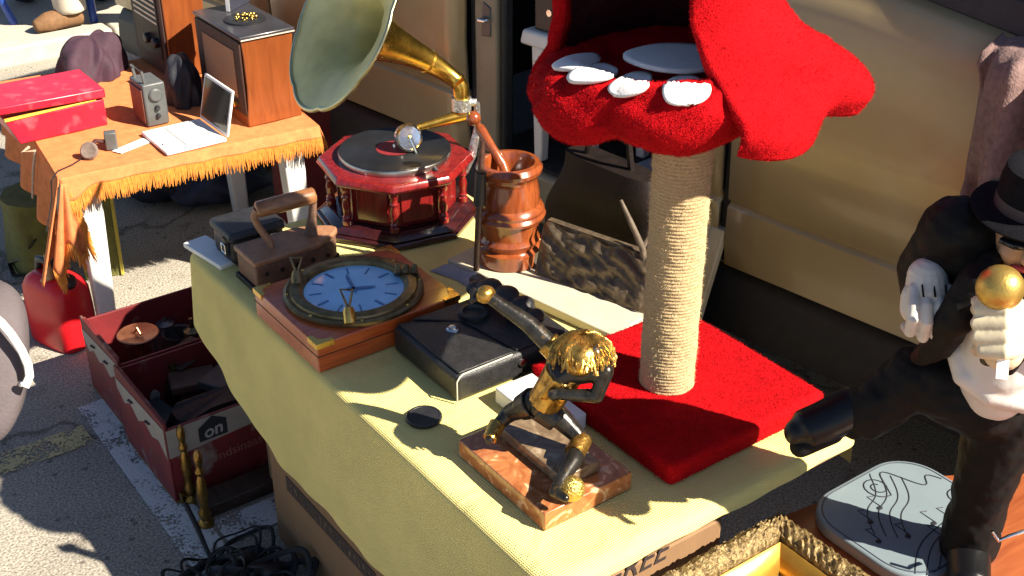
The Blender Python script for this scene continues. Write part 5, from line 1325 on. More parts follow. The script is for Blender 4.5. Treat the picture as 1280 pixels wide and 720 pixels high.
mb = MB(); mb.tube([P(44, 300, .12), s0_, s1_, s2_, s3_], [.008, .009, .010, .010, .008], 8, flat=.35); mb.build('strap', BLACKPL, ob, smooth=60)
b0, b1 = P(158, 345, 0), P(122, 335, 0)
mb = MB(); d3 = np.array([.05, .12, 0])
q0_ = np.array([.895, 3.06, 0.0]); q1_ = np.array([.80, 3.09, 0.0])
mb.hexa([q0_, q0_ + np.array([.006, .02, 0]), q1_ + np.array([.006, .02, 0]), q1_], [q0_ + np.array([.02, .05, .22]), q0_ + np.array([.026, .07, .22]), q1_ + np.array([.026, .07, .22]), q1_ + np.array([.02, .05, .22])])
o = mb.build('olive_board', OL, None, bevel=.003, origin=q0_); tag(o, 'thin olive board standing behind the near white table leg', 'board')
e = MB(); e.tube([q0_ + np.array([-.001, -.003, .004]), q0_ + np.array([.019, .047, .22])], .005, 6); e.build('yellow_edge', M('yellow_binding', (0.45, 0.36, 0.05), .7), o)
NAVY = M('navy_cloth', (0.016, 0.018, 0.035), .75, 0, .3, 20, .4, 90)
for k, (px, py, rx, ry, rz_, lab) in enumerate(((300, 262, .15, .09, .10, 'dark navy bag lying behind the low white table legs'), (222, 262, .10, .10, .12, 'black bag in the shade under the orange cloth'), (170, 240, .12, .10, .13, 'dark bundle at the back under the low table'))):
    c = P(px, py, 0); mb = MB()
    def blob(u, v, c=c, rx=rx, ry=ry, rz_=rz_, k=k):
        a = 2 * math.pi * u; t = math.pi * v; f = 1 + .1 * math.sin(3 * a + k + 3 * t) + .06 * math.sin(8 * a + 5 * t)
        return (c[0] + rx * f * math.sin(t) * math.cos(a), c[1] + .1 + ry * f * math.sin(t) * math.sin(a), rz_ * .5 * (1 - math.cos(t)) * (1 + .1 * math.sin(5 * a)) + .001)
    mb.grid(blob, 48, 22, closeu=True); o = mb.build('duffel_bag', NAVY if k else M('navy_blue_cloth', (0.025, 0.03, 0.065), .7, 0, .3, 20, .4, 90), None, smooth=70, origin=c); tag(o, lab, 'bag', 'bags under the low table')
# dark red suitcase between the tables
c = P(392, 300, 0)
sc_ = thing('red_suitcase', 'dark red suitcase standing upright behind the gramophone', 'suitcase', c)
mb = MB(); mb.box(-.06, .19, 0.0, .09, .002, .40, RZ(-8, (c[0], c[1] + .05, 0))); mb.build('shell', M('dark_red_vinyl', (0.14, 0.010, 0.012), .45, 0, .2, 30, .2, 200), sc_, bevel=.02, seg=3)
mb = MB(); mb.tube([tuple(RZ(-8, (c[0], c[1] + .05, 0)) @ Vector(q)) for q in ((-.02, -.003, .30), (-.02, -.02, .31), (.05, -.02, .31), (.05, -.003, .30))], .005, 8); mb.build('handle', GREY, sc_)
# --- jerry can
jc = P(92, 435, 0)
jr = thing('jerry_can', 'red plastic fuel can with black cap on the ground', 'fuel can', (jc[0], jc[1], 0))
JR = M('red_can', (0.62, 0.010, 0.016), .35, 0, .08, 20, .06, 120)
m = RZ(20, (jc[0] + .0, jc[1] + .055, 0))
mb = MB(); vs = []
secs = [(0, .052, .078), (.008, .056, .082), (.10, .056, .082), (.155, .054, .080), (.178, .046, .066), (.19, .03, .05)]
for z, hx, hy in secs:
    for i in range(24):
        a = 2 * math.pi * i / 24; cs, sn = math.cos(a), math.sin(a); vs.append(tuple(m @ Vector((hx * math.copysign(abs(cs) ** .45, cs), hy * math.copysign(abs(sn) ** .45, sn), z + .001))))
fs = [(i * 24 + j, i * 24 + (j + 1) % 24, (i + 1) * 24 + (j + 1) % 24, (i + 1) * 24 + j) for i in range(len(secs) - 1) for j in range(24)] + [tuple(range(23, -1, -1)), tuple(range(120, 144))]
mb.add(vs, fs); mb.build('body', JR, jr, smooth=50)
mb = MB(); mb.tube([tuple(m @ Vector(q)) for q in ((0, .055, .178), (0, .045, .215), (0, -.005, .222), (0, -.02, .195))], [.011, .011, .011, .010], 10); mb.build('handle', BLACKPL, jr, smooth=60)
mb = MB(); mb.lathe([(.020, 0), (.021, .004), (.021, .022), (.017, .026)], 20, tuple(m @ Vector((.0, -.05, .168))), Matrix.Rotation(rad(25), 4, 'X')); mb.build('cap', BLACKPL, jr)
sp0 = P(68, 366, .17); sp1 = PD(57, 318, sp0, .02)
mb = MB(); mb.tube([tuple(m @ Vector((-.035, .02, .165))), sp0 * .6 + sp1 * .4, sp1], [.010, .008, .006], 12); mb.build('spout', M('tan_spout', (0.42, 0.25, 0.09), .5, 0, .2, 40), jr, smooth=60)

# --- fruit crates
def crate(name, label, x0, x1, y0, y1, h):
    t = thing(name, label, 'crate', ((x0 + x1) / 2, (y0 + y1) / 2, 0), 'red fruit cartons on the ground')
    th = .006
    mb = MB(); mb.box(x0, x1, y0, y1, .002, .008); mb.build('bottom', CARD, t)
    RC = M('red_print_card', (0.16, 0.013, 0.016), .6, 0, .25, 18, .06, 100, dirt=((0.30, 0.25, 0.21), 12, .60, .8))
    GC = M('grey_print_card', (0.30, 0.27, 0.24), .7, 0, .12, 18, .06, 100)
    for (a, b, c, d, nm) in ((x0, x0 + th, y0, y1, 'long_side'), (x1 - th, x1, y0, y1, 'long_side'), (x0 + th + .0004, x1 - th - .0004, y0, y0 + th, 'end'), (x0 + th + .0004, x1 - th - .0004, y1 - th, y1, 'end')):
        mb = MB(); mb.box(a, b, c, d, .0085, h if nm == 'long_side' else h - .012)
        pt_ = mb.build(nm, RC, t, bevel=.0015)
    # turned-in flap along the left side and grey paper band
    mb = MB(); mb.hexa([(x0 + .007, y0 + .01, h - .05), (x0 + .010, y0 + .01, h - .05), (x0 + .010, y1 - .01, h - .05), (x0 + .007, y1 - .01, h - .05)], [(x0 + .0065, y0 + .01, h - .001), (x0 + .0095, y0 + .01, h - .001), (x0 + .0095, y1 - .01, h - .001), (x0 + .0065, y1 - .01, h - .001)]); mb.build('inner_flap', RC, t)
    rr = random.Random(int(y0 * 100)); poly = [(y0 + .004, h - .012), (y0 + .004, h - .085)]
    n_ = 7
    for i in range(n_): poly.append((y0 + .004 + (y1 - y0 - .008) * (i + 1) / n_, h - .06 - .02 * (i % 2) + .008 * rr.random()))
    poly.append((y1 - .004, h - .03))
    mb = MB(); k = len(poly)
    mb.add([(x0 - .0006, a, z) for a, z in poly] + [(x0 - .0012, a, z) for a, z in poly], [tuple(range(k)), tuple(range(2 * k - 1, k - 1, -1))] + [(i, (i + 1) % k, k + (i + 1) % k, k + i) for i in range(k)]); mb.build('paper_band', GC, t, smooth=0)
    for i in range(2):
        mb = MB(); a = y0 + (y1 - y0) * (.33 + .34 * i); mb.tube([(x0 - .0012, a - .012, h - .04), (x0 - .0016, a + .012, h - .045)], .0055, 10, flat=.3); mb.build('hand_hole', INK, t)
    return t, RC, GC
k1, RC, GC = crate('fruit_crate', 'red printed fruit carton with orange lettering nearest the brass andirons', .622, .99, 2.036, 2.314, .2)
k2, _, _ = crate('fruit_crate', 'red fruit carton holding a copper dish beside the fuel can', .634, .985, 2.322, 2.56, .2)
# printed front of the near crate
mb = MB(); y_ = 2.036 - .0012
mb.add([(.624, y_, .186), (.624, y_, .118), (.99, y_, .145), (.99, y_, .186)], [(0, 1, 2, 3)]); mb.build('grey_print', GC, k1, smooth=0)
hx = [(.690, .165), (.722, .186), (.752, .170), (.752, .132), (.690, .132)]
mb = MB(); mb.add([(x, y_ - .0010, z) for x, z in hx], [(0, 1, 2, 3, 4)]); mb.build('logo_shape', M('logo_blue', (0.012, 0.014, 0.022), .6), k1, smooth=0)
PRN = M('grey_letters', (0.34, 0.32, 0.31), .7)
text_mesh('on', .040, 'logo_lettering', PRN, k1, frame_mtx((.721, y_ - .0018, .151), (1, 0, .10), (-.1, 0, 1)), extrude=.0002, shear=.15, bold=True)
text_mesh('ndsinaas', .030, 'fruit_lettering', M('dim_letters', (0.30, 0.10, 0.08), .7), k1, frame_mtx((.775, y_ - .0018, .085), (1, 0, .05), (-.05, 0, 1)), extrude=.0002)
# contents
cd = thing('copper_dish', 'copper pedestal dish standing in the far red fruit carton', 'dish', P(172, 440, .06))
c = P(172, 415, .19)
mb = MB(); mb.lathe([(.030, .0095), (.032, .014), (.010, .025), (.007, .06), (.011, .09), (.007, .12), (.010, .172), (.040, .180), (.047, .186), (.045, .188), (.012, .182), (.001, .182)], 36, (c[0], c[1], 0), capt=False); mb.build('bowl', COPPER, cd, smooth=40)
mb = MB(); mb.tube([(c[0] + .004, c[1] - .01, .186), (c[0] + .001, c[1], .20), (c[0] - .004, c[1] + .01, .186)], .003, 8); mb.build('finial', COPPER, cd)
for k, (px, py, z, r, hh_, lab, cc) in enumerate(((185, 470, .13, .030, .075, 'small grey ceramic jug in the near red fruit carton', (0.36, 0.34, 0.30)), (222, 415, .12, .042, .09, 'dark bowl beside the copper dish in the far fruit carton', (0.05, 0.04, 0.04)))):
    c = P(px, py, z); mb = MB(); mb.lathe([(r * .6, .0095), (r * .7, .012), (r, z - hh_ * .5), (r * .85, z - .01), (r * .9, z), (r * .75, z - .002), (r * .7, z - hh_ * .6), (.001, z - hh_ * .7)], 30, (c[0], c[1], 0), capt=False)
    o = mb.build('jug' if k == 0 else 'bowl', M('pottery_%d' % k, cc, .4, 0, .2, 30), None, smooth=50, origin=(c[0], c[1], .0095)); tag(o, lab, 'jug' if k == 0 else 'bowl')
mb = MB(); c = P(262, 500, .15)
def machine(u, v):
    a = 2 * math.pi * u; cs, sn = math.cos(a), math.sin(a); f = 1 + .06 * math.sin(6 * a + 8 * v)
    return (c[0] + .01 + .115 * f * math.copysign(abs(cs) ** .6, cs) * (1 - .25 * v * v), c[1] - .0 + .062 * f * math.copysign(abs(sn) ** .6, sn) * (1 - .4 * v * v), .0095 + .135 * v + .01 * math.sin(3 * a) * v)
mb.grid(machine, 64, 18, closeu=True); mb.add([machine(i / 64, 1) for i in range(64)], [tuple(range(64))])
o = mb.build('cast_iron_casting', IRON, None, smooth=50, origin=(c[0], c[1], .0095)); tag(o, 'black cast iron machine part in the near red fruit carton', 'machine part')
mb = MB()
for i in range(5): mb.tube([machine(.55 + .02 * i, .98), machine(.95 - .02 * i, .98)], .003, 6)
mb.build('rib', IRON, o, kind='stuff')
# more bric-a-brac in the two cartons
def small_lathe(name, label, cat, px, py, zt, prof, mat, z0=.0095):
    c = P(px, py, zt); mb = MB(); mb.lathe([(r, z0 + (zt - z0) * z) for r, z in prof], 26, (c[0], c[1], 0)); o = mb.build(name, mat, None, smooth=45, origin=(c[0], c[1], z0)); tag(o, label, cat); return o
small_lathe('brass_vase', 'tarnished brass vase beside the grey jug in the near carton', 'vase', 214, 452, .16, [(.022, 0), (.024, .05), (.012, .15), (.030, .45), (.028, .65), (.010, .85), (.014, 1)], BRASS_OLD)
small_lathe('oil_lamp', 'dark brass oil lamp by the right side of the far carton', 'lamp', 238, 398, .17, [(.028, 0), (.030, .08), (.010, .2), (.026, .4), (.030, .55), (.018, .7), (.020, .8), (.006, .85), (.005, 1)], BRASS_OLD)
small_lathe('pewter_pot', 'dull pewter pot behind the copper dish in the far carton', 'pot', 205, 398, .14, [(.030, 0), (.034, .3), (.030, .6), (.020, .85), (.022, .9), (.006, .95), (.005, 1)], M('pewter', (0.16, 0.155, 0.15), .4, .7, .3, 40))
small_lathe('candle_holder', 'small brass candle holder between jug and carton side', 'candle holder', 172, 492, .12, [(.024, 0), (.024, .06), (.007, .12), (.006, .6), (.012, .7), (.012, .95), (.009, 1)], BRASS_OLD)
for k, (px, py, zt, sx_, sy_, sz_, rot, lab, cc) in enumerate(((232, 440, .15, .06, .04, .006, 25, 'thin dark picture frame lying in the far carton', (0.05, 0.03, 0.02)), (240, 470, .14, .05, .035, .02, -15, 'brown leather book behind the machine part', (0.10, 0.05, 0.03)), (195, 515, .11, .035, .05, .03, 10, 'small black tin at the near left of the machine part', (0.02, 0.02, 0.022)), (285, 470, .15, .045, .05, .02, 30, 'dark grey box lid under the table edge in the near carton', (0.06, 0.055, 0.05)))):
    c = P(px, py, zt); m = RZ(rot, (c[0], c[1], 0)); mb = MB(); mb.box(-sx_, sx_, -sy_, sy_, .0095 if k == 2 else zt - sz_, zt, m)
    if k != 2: mb.box(-sx_ * .6, sx_ * .6, -sy_ * .6, sy_ * .6, .0095, zt - sz_ - .0004, m)
    o = mb.build(('small_frame', 'leather_book', 'black_tin', 'box_lid')[k], M('bric_%d' % k, cc, .6, 0, .3, 40, .2, 150), None, bevel=.003, origin=(c[0], c[1], .0095)); tag(o, lab, ('frame', 'book', 'tin', 'box lid')[k])
# plank on the ground before the crate
mb = MB(); mb.box(.655, 1.05, 1.955, 2.015, .001, .03); o = mb.build('plank', DWOOD, None, bevel=.003, origin=(.85, 1.985, 0)); tag(o, 'dark wooden plank on the ground before the near fruit carton', 'plank')
# --- brass andirons
AB = M('andiron_brass', (0.30, 0.18, 0.05), .35, .9, .4, 60, .15, 150, rvar=.1)
for k, (bx, by, tx, ty) in enumerate(((240, 626, 224, 532), (258, 657, 246, 563))):
    b = P(bx, by, 0.0); top_ = PV(tx, ty, b, .0); ax_ = Vector(tuple(top_ - b)); L_ = ax_.length; ax_.normalize()
    t = thing('andiron', ('upright brass andiron standing closest to the fruit carton', 'brass andiron with long iron foot, nearer the black heap')[k], 'andiron', b, 'pair of brass andirons')
    m = ax_.to_track_quat('Z', 'Y').to_matrix().to_4x4()
    pf_ = [(.016, .002), (.017, .008), (.010, .016), (.013, .024), (.014, .030), (.008, .038), (.009, .05), (.0115, .07), (.0085, .095), (.005, .105), (.009, .110), (.009, .114), (.005, .12), (.0075, .13), (.009, .14), (.007, .15), (.003, .156)]
    mb = MB(); mb.lathe([(r, z * L_ / .156) for r, z in pf_], 20, b, m); mb.build('shaft', AB, t, smooth=45)
    mb = MB(); e = P(bx - 12 if k == 0 else bx + 4, by + 2 if k == 0 else by + 38, .006)
    st_ = P(224, 612, .05) if k == 0 else P(232, 630, .06)
    mb.tube([st_ if k else b + np.array([0, 0, .012]), (st_ + e) / 2 + np.array([0, 0, .006]), e], [.005, .0055, .004], 8); mb.build('foot', AB if k == 0 else IRON, t, smooth=60)
    mb = MB(); mb.tube([b + np.array([0, 0, .012]), b + np.array([.02, .05, .018]), b + np.array([.03, .09, .006])], [.005, .005, .004], 8); mb.build('rear_foot', IRON, t, smooth=60)
# --- heap of black cables
hp_ = P(318, 705, 0); hp_[0] -= .03
cb = thing('cable_heap', 'tangled heap of black cables and straps on the ground by the carton', 'cables', (hp_[0], hp_[1], 0))
rr = random.Random(21)
for k in range(26):
    cx2, cy2 = hp_[0] + rr.uniform(-.10, .06), hp_[1] + rr.uniform(-.16, .03); r = rr.uniform(.02, .06); zz = rr.uniform(.008, .06); ph = rr.uniform(0, 6.3); tl = rr.uniform(-.7, .7)
    pts_ = []
    for i in range(40):
        a = ph + i * .2; pts_.append((cx2 + r * math.cos(a) * (1 + .008 * i), cy2 + r * math.sin(a), max(.006, zz + tl * r * math.sin(a + 1) + .012 * math.sin(2.3 * a))))
    mb = MB(); mb.tube(pts_, rr.choice((.003, .004, .006)), 7, flat=rr.choice((1, 1, .5))); mb.build('cable', M('matt_black_rubber', (0.010, 0.010, 0.011), .8), cb, smooth=60)
# dark base of the heap: crumpled black bag
mb = MB()
def hb_(u, v):
    a = 2 * math.pi * u; f = 1 + .12 * math.sin(3 * a) + .1 * math.sin(7 * a + 6 * v); r = math.cos(v * math.pi / 2)
    return (hp_[0] - .015 + .085 * r * f * math.cos(a), hp_[1] - .07 + .11 * r * f * math.sin(a), .001 + .05 * math.sin(v * math.pi / 2) * (1 + .3 * math.sin(5 * a + 2)))
mb.grid(hb_, 60, 16, closeu=True); mb.build('crumpled_bag', BLACKPL, cb, smooth=60)

# ================================================================== RIGHT: round table with frame, tray and singer statue
set_cam_scale('stall')
RT = 0.66
rx_, ry_, rr_ = 0.923, 0.186, 0.586
rt = thing('round_table', 'round reddish wooden table in the lower right corner', 'table', (rx_, ry_, G0))
TERR = M_wood('red_table_wood', (0.24, 0.055, 0.018), (0.40, 0.115, 0.038), 10, 'X', .4, .25)
mb = MB(); mb.lathe([(.001, RT - .03), (rr_ - .02, RT - .03), (rr_ - .004, RT - .022), (rr_, RT - .012), (rr_ - .003, RT - .003), (rr_ - .012, RT), (.001, RT)], 128, (rx_, ry_, 0), capb=False, capt=False); mb.build('tabletop', TERR, rt, smooth=40)
mb = MB(); mb.lathe([(.22, G0), (.22, G0 + .02), (.05, G0 + .05), (.04, RT - .08), (.12, RT - .031)], 32, (rx_, ry_, 0)); mb.build('pedestal', TERR, rt, smooth=40)
# ornate gilt frame
FX1, FY1 = .944, .754; FX0, FY0 = FX1 - .26, FY1 - .34; fw = .046
fz = RT + .001
of = thing('gilt_frame', 'ornate carved gilt picture frame lying on the round table', 'picture frame', ((FX0 + FX1) / 2, (FY0 + FY1) / 2, RT))
GILT = M('carved_gilt', (0.17, 0.105, 0.035), .5, .4, .6, 110, .9, 200, c2=(0.36, 0.25, 0.10))
GOLD = M('gold_slip', (0.48, 0.26, 0.04), .35, .6, .15, 30, .05, 100)
cor = [(FX0, FY0), (FX1, FY0), (FX1, FY1), (FX0, FY1)]
cxm, cym = (FX0 + FX1) / 2, (FY0 + FY1) / 2
def moulding(k, prof, name, mat, carve=0.0):
    a, b = np.array(cor[k]), np.array(cor[(k + 1) % 4]); d = (b - a) / np.linalg.norm(b - a); nin = np.array([-d[1], d[0]]); L_ = np.linalg.norm(b - a)
    n_ = 120 if carve else 2; mb = MB(); P_ = []
    for i in range(n_):
        t = i / (n_ - 1)
        for j, (o, z) in enumerate(prof):
            s_ = o + (L_ - 2 * o) * t; q = a + d * s_ + nin * o
            c_ = 0.0
            if carve and 0 < j < len(prof) - 1:
                w = s_ * 260; c_ = carve * (math.sin(w + 2 * math.sin(o * 240 + s_ * 90)) * math.sin(o * 420 + 1.3 * math.sin(s_ * 170)) + .5 * math.sin(s_ * 610 + o * 700))
            P_.append((q[0], q[1], fz + z + c_))
    m_ = len(prof)
    fs = [(i * m_ + j, (i + 1) * m_ + j, (i + 1) * m_ + (j + 1) % m_, i * m_ + (j + 1) % m_) for i in range(n_ - 1) for j in range(m_)] + [tuple(range(m_)), tuple(range(n_ * m_ - 1, (n_ - 1) * m_ - 1, -1))]
    mb.add(P_, fs); return mb.build(name, mat, of, smooth=50)
outer = [(0.0, 0.0), (0.0, .020)] + [(.002 + .031 * i / 10, .023 + .012 * math.sin(math.pi * (i + 1) / 12)) for i in range(11)] + [(.035, .012), (.035, 0)]
inner = [(.0352, 0), (.0352, .021), (.038, .023), (.060, .008), (.061, .003), (.061, 0)]
for k in range(4): moulding(k, outer, 'carved_moulding', GILT, .0026); moulding(k, inner, 'gold_slip', GOLD)
mb = MB(); mb.box(FX0 + .061, FX1 - .061, FY0 + .061, FY1 - .061, fz, fz + .0025); mb.build('canvas', M('old_canvas', (0.22, 0.19, 0.14), .7, 0, .4, 12), of, smooth=0)
# music tray
tq = [np.array((.981, .742)), np.array((.972, .604)), np.array((1.168, .604)), np.array((1.168, .748))]
TX_0, TX_1, TY_0, TY_1 = .975, 1.172, .575, .752
ty_ = thing('music_tray', 'pale blue grey tray with black music notes on the round table', 'tray', ((TX_0 + TX_1) / 2, (TY_0 + TY_1) / 2, RT))
TRAY = M('bluegrey_vinyl', (0.17, 0.215, 0.24), .4, 0, .05, 14, .04, 160)
def rrect(x0, x1, y0, y1, r, n=10):
    pts = []
    for (cx3, cy3, a0) in ((x1 - r, y1 - r, 0), (x0 + r, y1 - r, 90), (x0 + r, y0 + r, 180), (x1 - r, y0 + r, 270)):
        for i in range(n + 1): a = rad(a0 + 90 * i / n); pts.append((cx3 + r * math.cos(a), cy3 + r * math.sin(a)))
    return pts
tz = RT + .019
mb = MB(); mb.prism(rrect(TX_0, TX_1, TY_0, TY_1, .055), RT + .001, tz); mb.build('body', TRAY, ty_, bevel=.004, seg=4)
mb = MB(); pp = rrect(TX_0 + .006, TX_1 - .006, TY_0 + .006, TY_1 - .006, .05); mb.tube([(x, y, tz - .0002) for x, y in pp], .0011, 6, closed=True); mb.build('rim_line', M('tray_line', (0.05, 0.06, 0.08), .5), ty_)
NI = M('note_ink', (0.012, 0.014, 0.02), .6)
def tp2(u, v): return (TX_0 + (TX_1 - TX_0) * u, TY_0 + (TY_1 - TY_0) * v, tz + .0004)
def ink(pts, w=.0010): mbn.tube(pts, w, 5, flat=.5)
for g, (u0, v0, u1, v1) in enumerate(((.18, .50, .62, .96), (.10, .10, .95, .50))):
    for l in range(4):
        mbn = MB(); pts = []
        for i in range(22):
            t = i / 21; u = u0 + (u1 - u0) * t + .045 * l; v = v0 + (v1 - v0) * t - .055 * l + .05 * math.sin(t * 6.3)
            pts.append(tp2(min(.97, max(.03, u)), min(.95, max(.04, v))))
        ink(pts, .0007); mbn.build('stave_line', NI, ty_, smooth=60)
def clef(u, v, s):
    global mbn
    mbn = MB(); pts = []
    for i in range(46):
        t = i / 45
        if t < .6: a = t / .6 * 11 + .5; r = s * (.25 + .75 * t / .6); pts.append(tp2(u + r * .10 * math.cos(a), v + r * .12 * math.sin(a)))
        else: k = (t - .6) / .4; pts.append(tp2(u + s * .10 - s * .42 * k * .1 + s * .34 * k, v + s * .06 - s * .30 * k + s * .08 * math.sin(k * 9)))
    ink(pts, .0009); mbn.build('clef', NI, ty_, smooth=60)
clef(.55, .82, 1.0); clef(.90, .42, .9)
for (u, v) in ((.25, .60), (.40, .66), (.33, .36), (.55, .34), (.48, .22), (.66, .30), (.15, .44)):
    mbn = MB(); a = tp2(u, v); mbn.ball(a, (.0042, .0034, .0006), 12, 6); ink([tp2(u + .018, v), tp2(u + .022, v + .13), tp2(u + .06, v + .11)], .0008); mbn.build('note', NI, ty_)

# ---- singer statue: black suit, hat, white gloves and shirt, gold microphone
SUIT = M('black_suit_paint', (0.007, 0.0068, 0.007), .6, 0, .3, 30, 1.0, 22, spec=.14)
SHIRT = M('white_shirt_paint', (0.62, 0.60, 0.56), .4, 0, .06, 30, .25, 40)
GLOVE = M('cream_glove_paint', (0.62, 0.53, 0.36), .4, 0, .15, 40, .1, 90)
GLOVEW = M('white_glove_paint', (0.56, 0.54, 0.49), .4, 0, .12, 40, .1, 90)
SKIN_ = M('painted_skin', (0.58, 0.33, 0.18), .4, 0, .06, 30)
hp0 = P(1236, 494, .905)
def S(x, y, off=0.0): return PV(x, y, hp0, off * 1.1)
sx, sy = hp0[0] + .016, hp0[1] - .004
sg = thing('singer_statue', 'glossy statue of a singer in black suit and hat, white gloves', 'statue', (sx, sy, RT))
ank = np.array([sx + .004, sy, RT + .035]); kne = np.array([sx, sy - .006, (hp0[2] + RT) / 2 + .012])
hipL = hp0 + cR * .026; hipR = hp0 - cR * .014
knR = S(1146, 470, .02); anR = S(1084, 513, .028); toR = S(988, 540, .02)
wai = S(1246, 440, .005); chs = S(1252, 350, .0); nk = S(1278, 332, -.01); hdC = S(1291, 294, -.03)
shRt = S(1196, 288, .0); elRt = S(1162, 338, .025); haRt = S(1160, 376, -.008)
shLt = S(1335, 300, -.01); elLt = S(1340, 425, -.05); haLt = S(1254, 410, -.075)
mb = MB()
mb.limb([hipL, (hipL + kne) / 2, kne], [.043, .038, .033], 20); mb.limb([kne, (kne + ank) / 2, ank], [.033, .031, .033], 20)
mb.limb([hipR, hipR * .5 + knR * .5, knR], [.045, .041, .034], 20); mb.limb([knR, knR * .5 + anR * .5 - cU * .001, anR], [.034, .031, .0315], 20)
mb.ball(hp0, (.052, .048, .046), 18, 12)
mb.limb([hp0, wai, wai * .5 + chs * .5, chs, chs * .5 + nk * .5], [.046, .050, .056, .062, .034], 22)
mb.limb([chs + cU * .012, shRt], [.050, .036], 18); mb.limb([shRt, elRt], [.036, .032], 18); mb.limb([elRt, haRt], [.031, .025], 16)
mb.limb([chs + cU * .012, shLt], [.050, .036], 18); mb.limb([shLt, elLt], [.035, .030], 18); mb.limb([elLt, haLt], [.029, .021], 16)
mb.build('body', SUIT, sg, remesh=.003, relax=5, wrinkle=(.008, .028))
# open jacket fronts, each side of the shirt
mb = MB(); mb.limb([S(1240, 326, -.040), S(1222, 352, -.052), S(1194, 398, -.052), S(1172, 432, -.03), S(1150, 446, -.012)], [.012, .018, .019, .016, .010], 16)
mb.limb([S(1310, 330, -.06), S(1335, 400, -.07), S(1338, 470, -.05)], [.018, .022, .02], 14)
mb.build('jacket_front', SUIT, sg, remesh=.0028, relax=6, wrinkle=(.006, .02))
mb = MB(); mb.limb([S(1244, 486, -.022), S(1246, 452, -.028), S(1254, 398, -.028), S(1274, 350, -.030)], [.034, .043, .044, .030], 22)
mb.limb([S(1196, 440, -.030), S(1206, 470, -.042), S(1236, 492, -.052), S(1284, 503, -.052)], [.011, .013, .013, .013], 12)
mb.build('shirt', SHIRT, sg, remesh=.003, relax=6, wrinkle=(.002, .022))
mb = MB(); mb.limb([S(1282, 338, -.056), S(1278, 376, -.070), S(1268, 436, -.082), S(1262, 462, -.078)], [.007, .012, .015, .006], 12); mb.build('tie', SUIT, sg, remesh=.002, relax=2)
# shoes with a separate sole
SHOE = M('black_gloss_shoe', (0.007, 0.007, 0.008), .35, 0, .2, 20, .1, 80, spec=.3)
def shoe(h, t, up):
    h, t = np.array(h), np.array(t); d = t - h
    mb = MB(); mb.limb([h - d * .10 + up * .004, h + d * .12 + up * .006, h + d * .5, h + d * .8 - up * .002, t - d * .12 - up * .003], [.022, .0245, .0235, .0225, .0165], 18)
    o = mb.build('shoe', SHOE, sg, remesh=.0025, relax=8)
    mb = MB(); mb.limb([h - d * .08 - up * .018, h + d * .04 - up * .018], [.0125, .0125], 12); mb.limb([h + d * .35 - up * .0165, h + d * .85 - up * .0195], [.011, .0125], 12); mb.build('sole', SUIT, o, remesh=.0025, relax=3)
shoe(anR - cU * .004 - cR * .010 + cF0 * .004, toR, cU)
shoe(ank + np.array([0, 0, -.006]), ank - cF0 * .078 - cR * .02 + np.array([0, 0, -.008]), np.array([0, 0, 1.0]))
mb = MB(); mb.tube([S(1240, 664, -.047), S(1248, 676, -.05), S(1262, 670, -.05), S(1280, 664, -.047)], .0022, 8); mb.build('chain', STEEL, sg, smooth=60)
# gloved fist on the hip: back of the hand to the camera, knuckles down
g1 = S(1159, 376, -.022)
mb = MB(); fr_ = -cF
mb.limb([g1 + cU * .024, g1 + cU * .008, g1 - cU * .006], [.020, .022, .020], 18)
mb.limb([g1 + cU * .004 - cR * .010, g1 - cU * .008 - cR * .012], [.016, .015], 14); mb.limb([g1 + cU * .004 + cR * .010, g1 - cU * .008 + cR * .012], [.016, .015], 14)
for k in range(4):
    o = cR * ((k - 1.5) * .0128); L_ = (.90, 1.06, 1.02, .84)[k]; dn = cU * (.003 * (k - 1.5) ** 2 * .3)
    mb.limb([g1 + o * .85 + cU * .012 + fr_ * .010, g1 + o - cU * .004 + fr_ * .0185 - dn, g1 + o * 1.06 - cU * .020 * L_ + fr_ * .0195, g1 + o - cU * .034 * L_ + fr_ * .006, g1 + o * .95 - cU * .026 - fr_ * .010], [.0058, .0066, .0064, .0060, .0052], 12)
mb.limb([g1 + cR * .020 + cU * .008, g1 + cR * .030 - cU * .008 + fr_ * .008, g1 + cR * .018 - cU * .024 + fr_ * .020], [.0085, .0082, .0066], 12)
mb.build('glove', GLOVEW, sg, remesh=.0010, relax=1)
for k in range(3):
    q = g1 + cR * ((k - 1.0) * .0115) + fr_ * .0215; mb = MB(); mb.tube([q + cU * .016 - fr_ * .002, q + cU * .004 + fr_ * .0022], [.0009, .0012], 8); mb.build('glove_seam', SUIT, sg)
# microphone hand
g2 = S(1246, 412, -.095)
mdir = (S(1251, 360, -.10) - S(1240, 430, -.095)); mdir = mdir / np.linalg.norm(mdir)
mb = MB(); fw_ = -cF
mb.limb([g2 + cU * .016 + cR * .008, g2 + cR * .004, g2 - cU * .020 + cR * .006], [.020, .0235, .019], 16)
for k in range(4):
    o = cU * (.019 - .0128 * k); a = g2 + o + cR * .014 + fw_ * .010; b = g2 + o - cR * .004 + fw_ * .025; c = g2 + o - cR * (.021, .0235, .0225, .018)[k] + fw_ * .014; e = g2 + o - cR * .017 - fw_ * .004
    mb.limb([a, b, c, e], [.0074, .0080, .0076, .0062], 12)
mb.limb([g2 - cR * .008 + cU * .016 + fw_ * .006, g2 - cR * .020 + cU * .026 + fw_ * .010, g2 - cR * .010 + cU * .031 + fw_ * .022], [.009, .0085, .007], 12)
mb.build('glove', GLOVE, sg, remesh=.0015, relax=3)
mb = MB(); mc = S(1250, 360, -.095)
mb.tube([mc - mdir * .085, mc - mdir * .02], [.008, .0125], 14); mic = mb.build('microphone_handle', M('mic_dark', (0.05, 0.045, 0.035), .4, .5), sg, smooth=50)
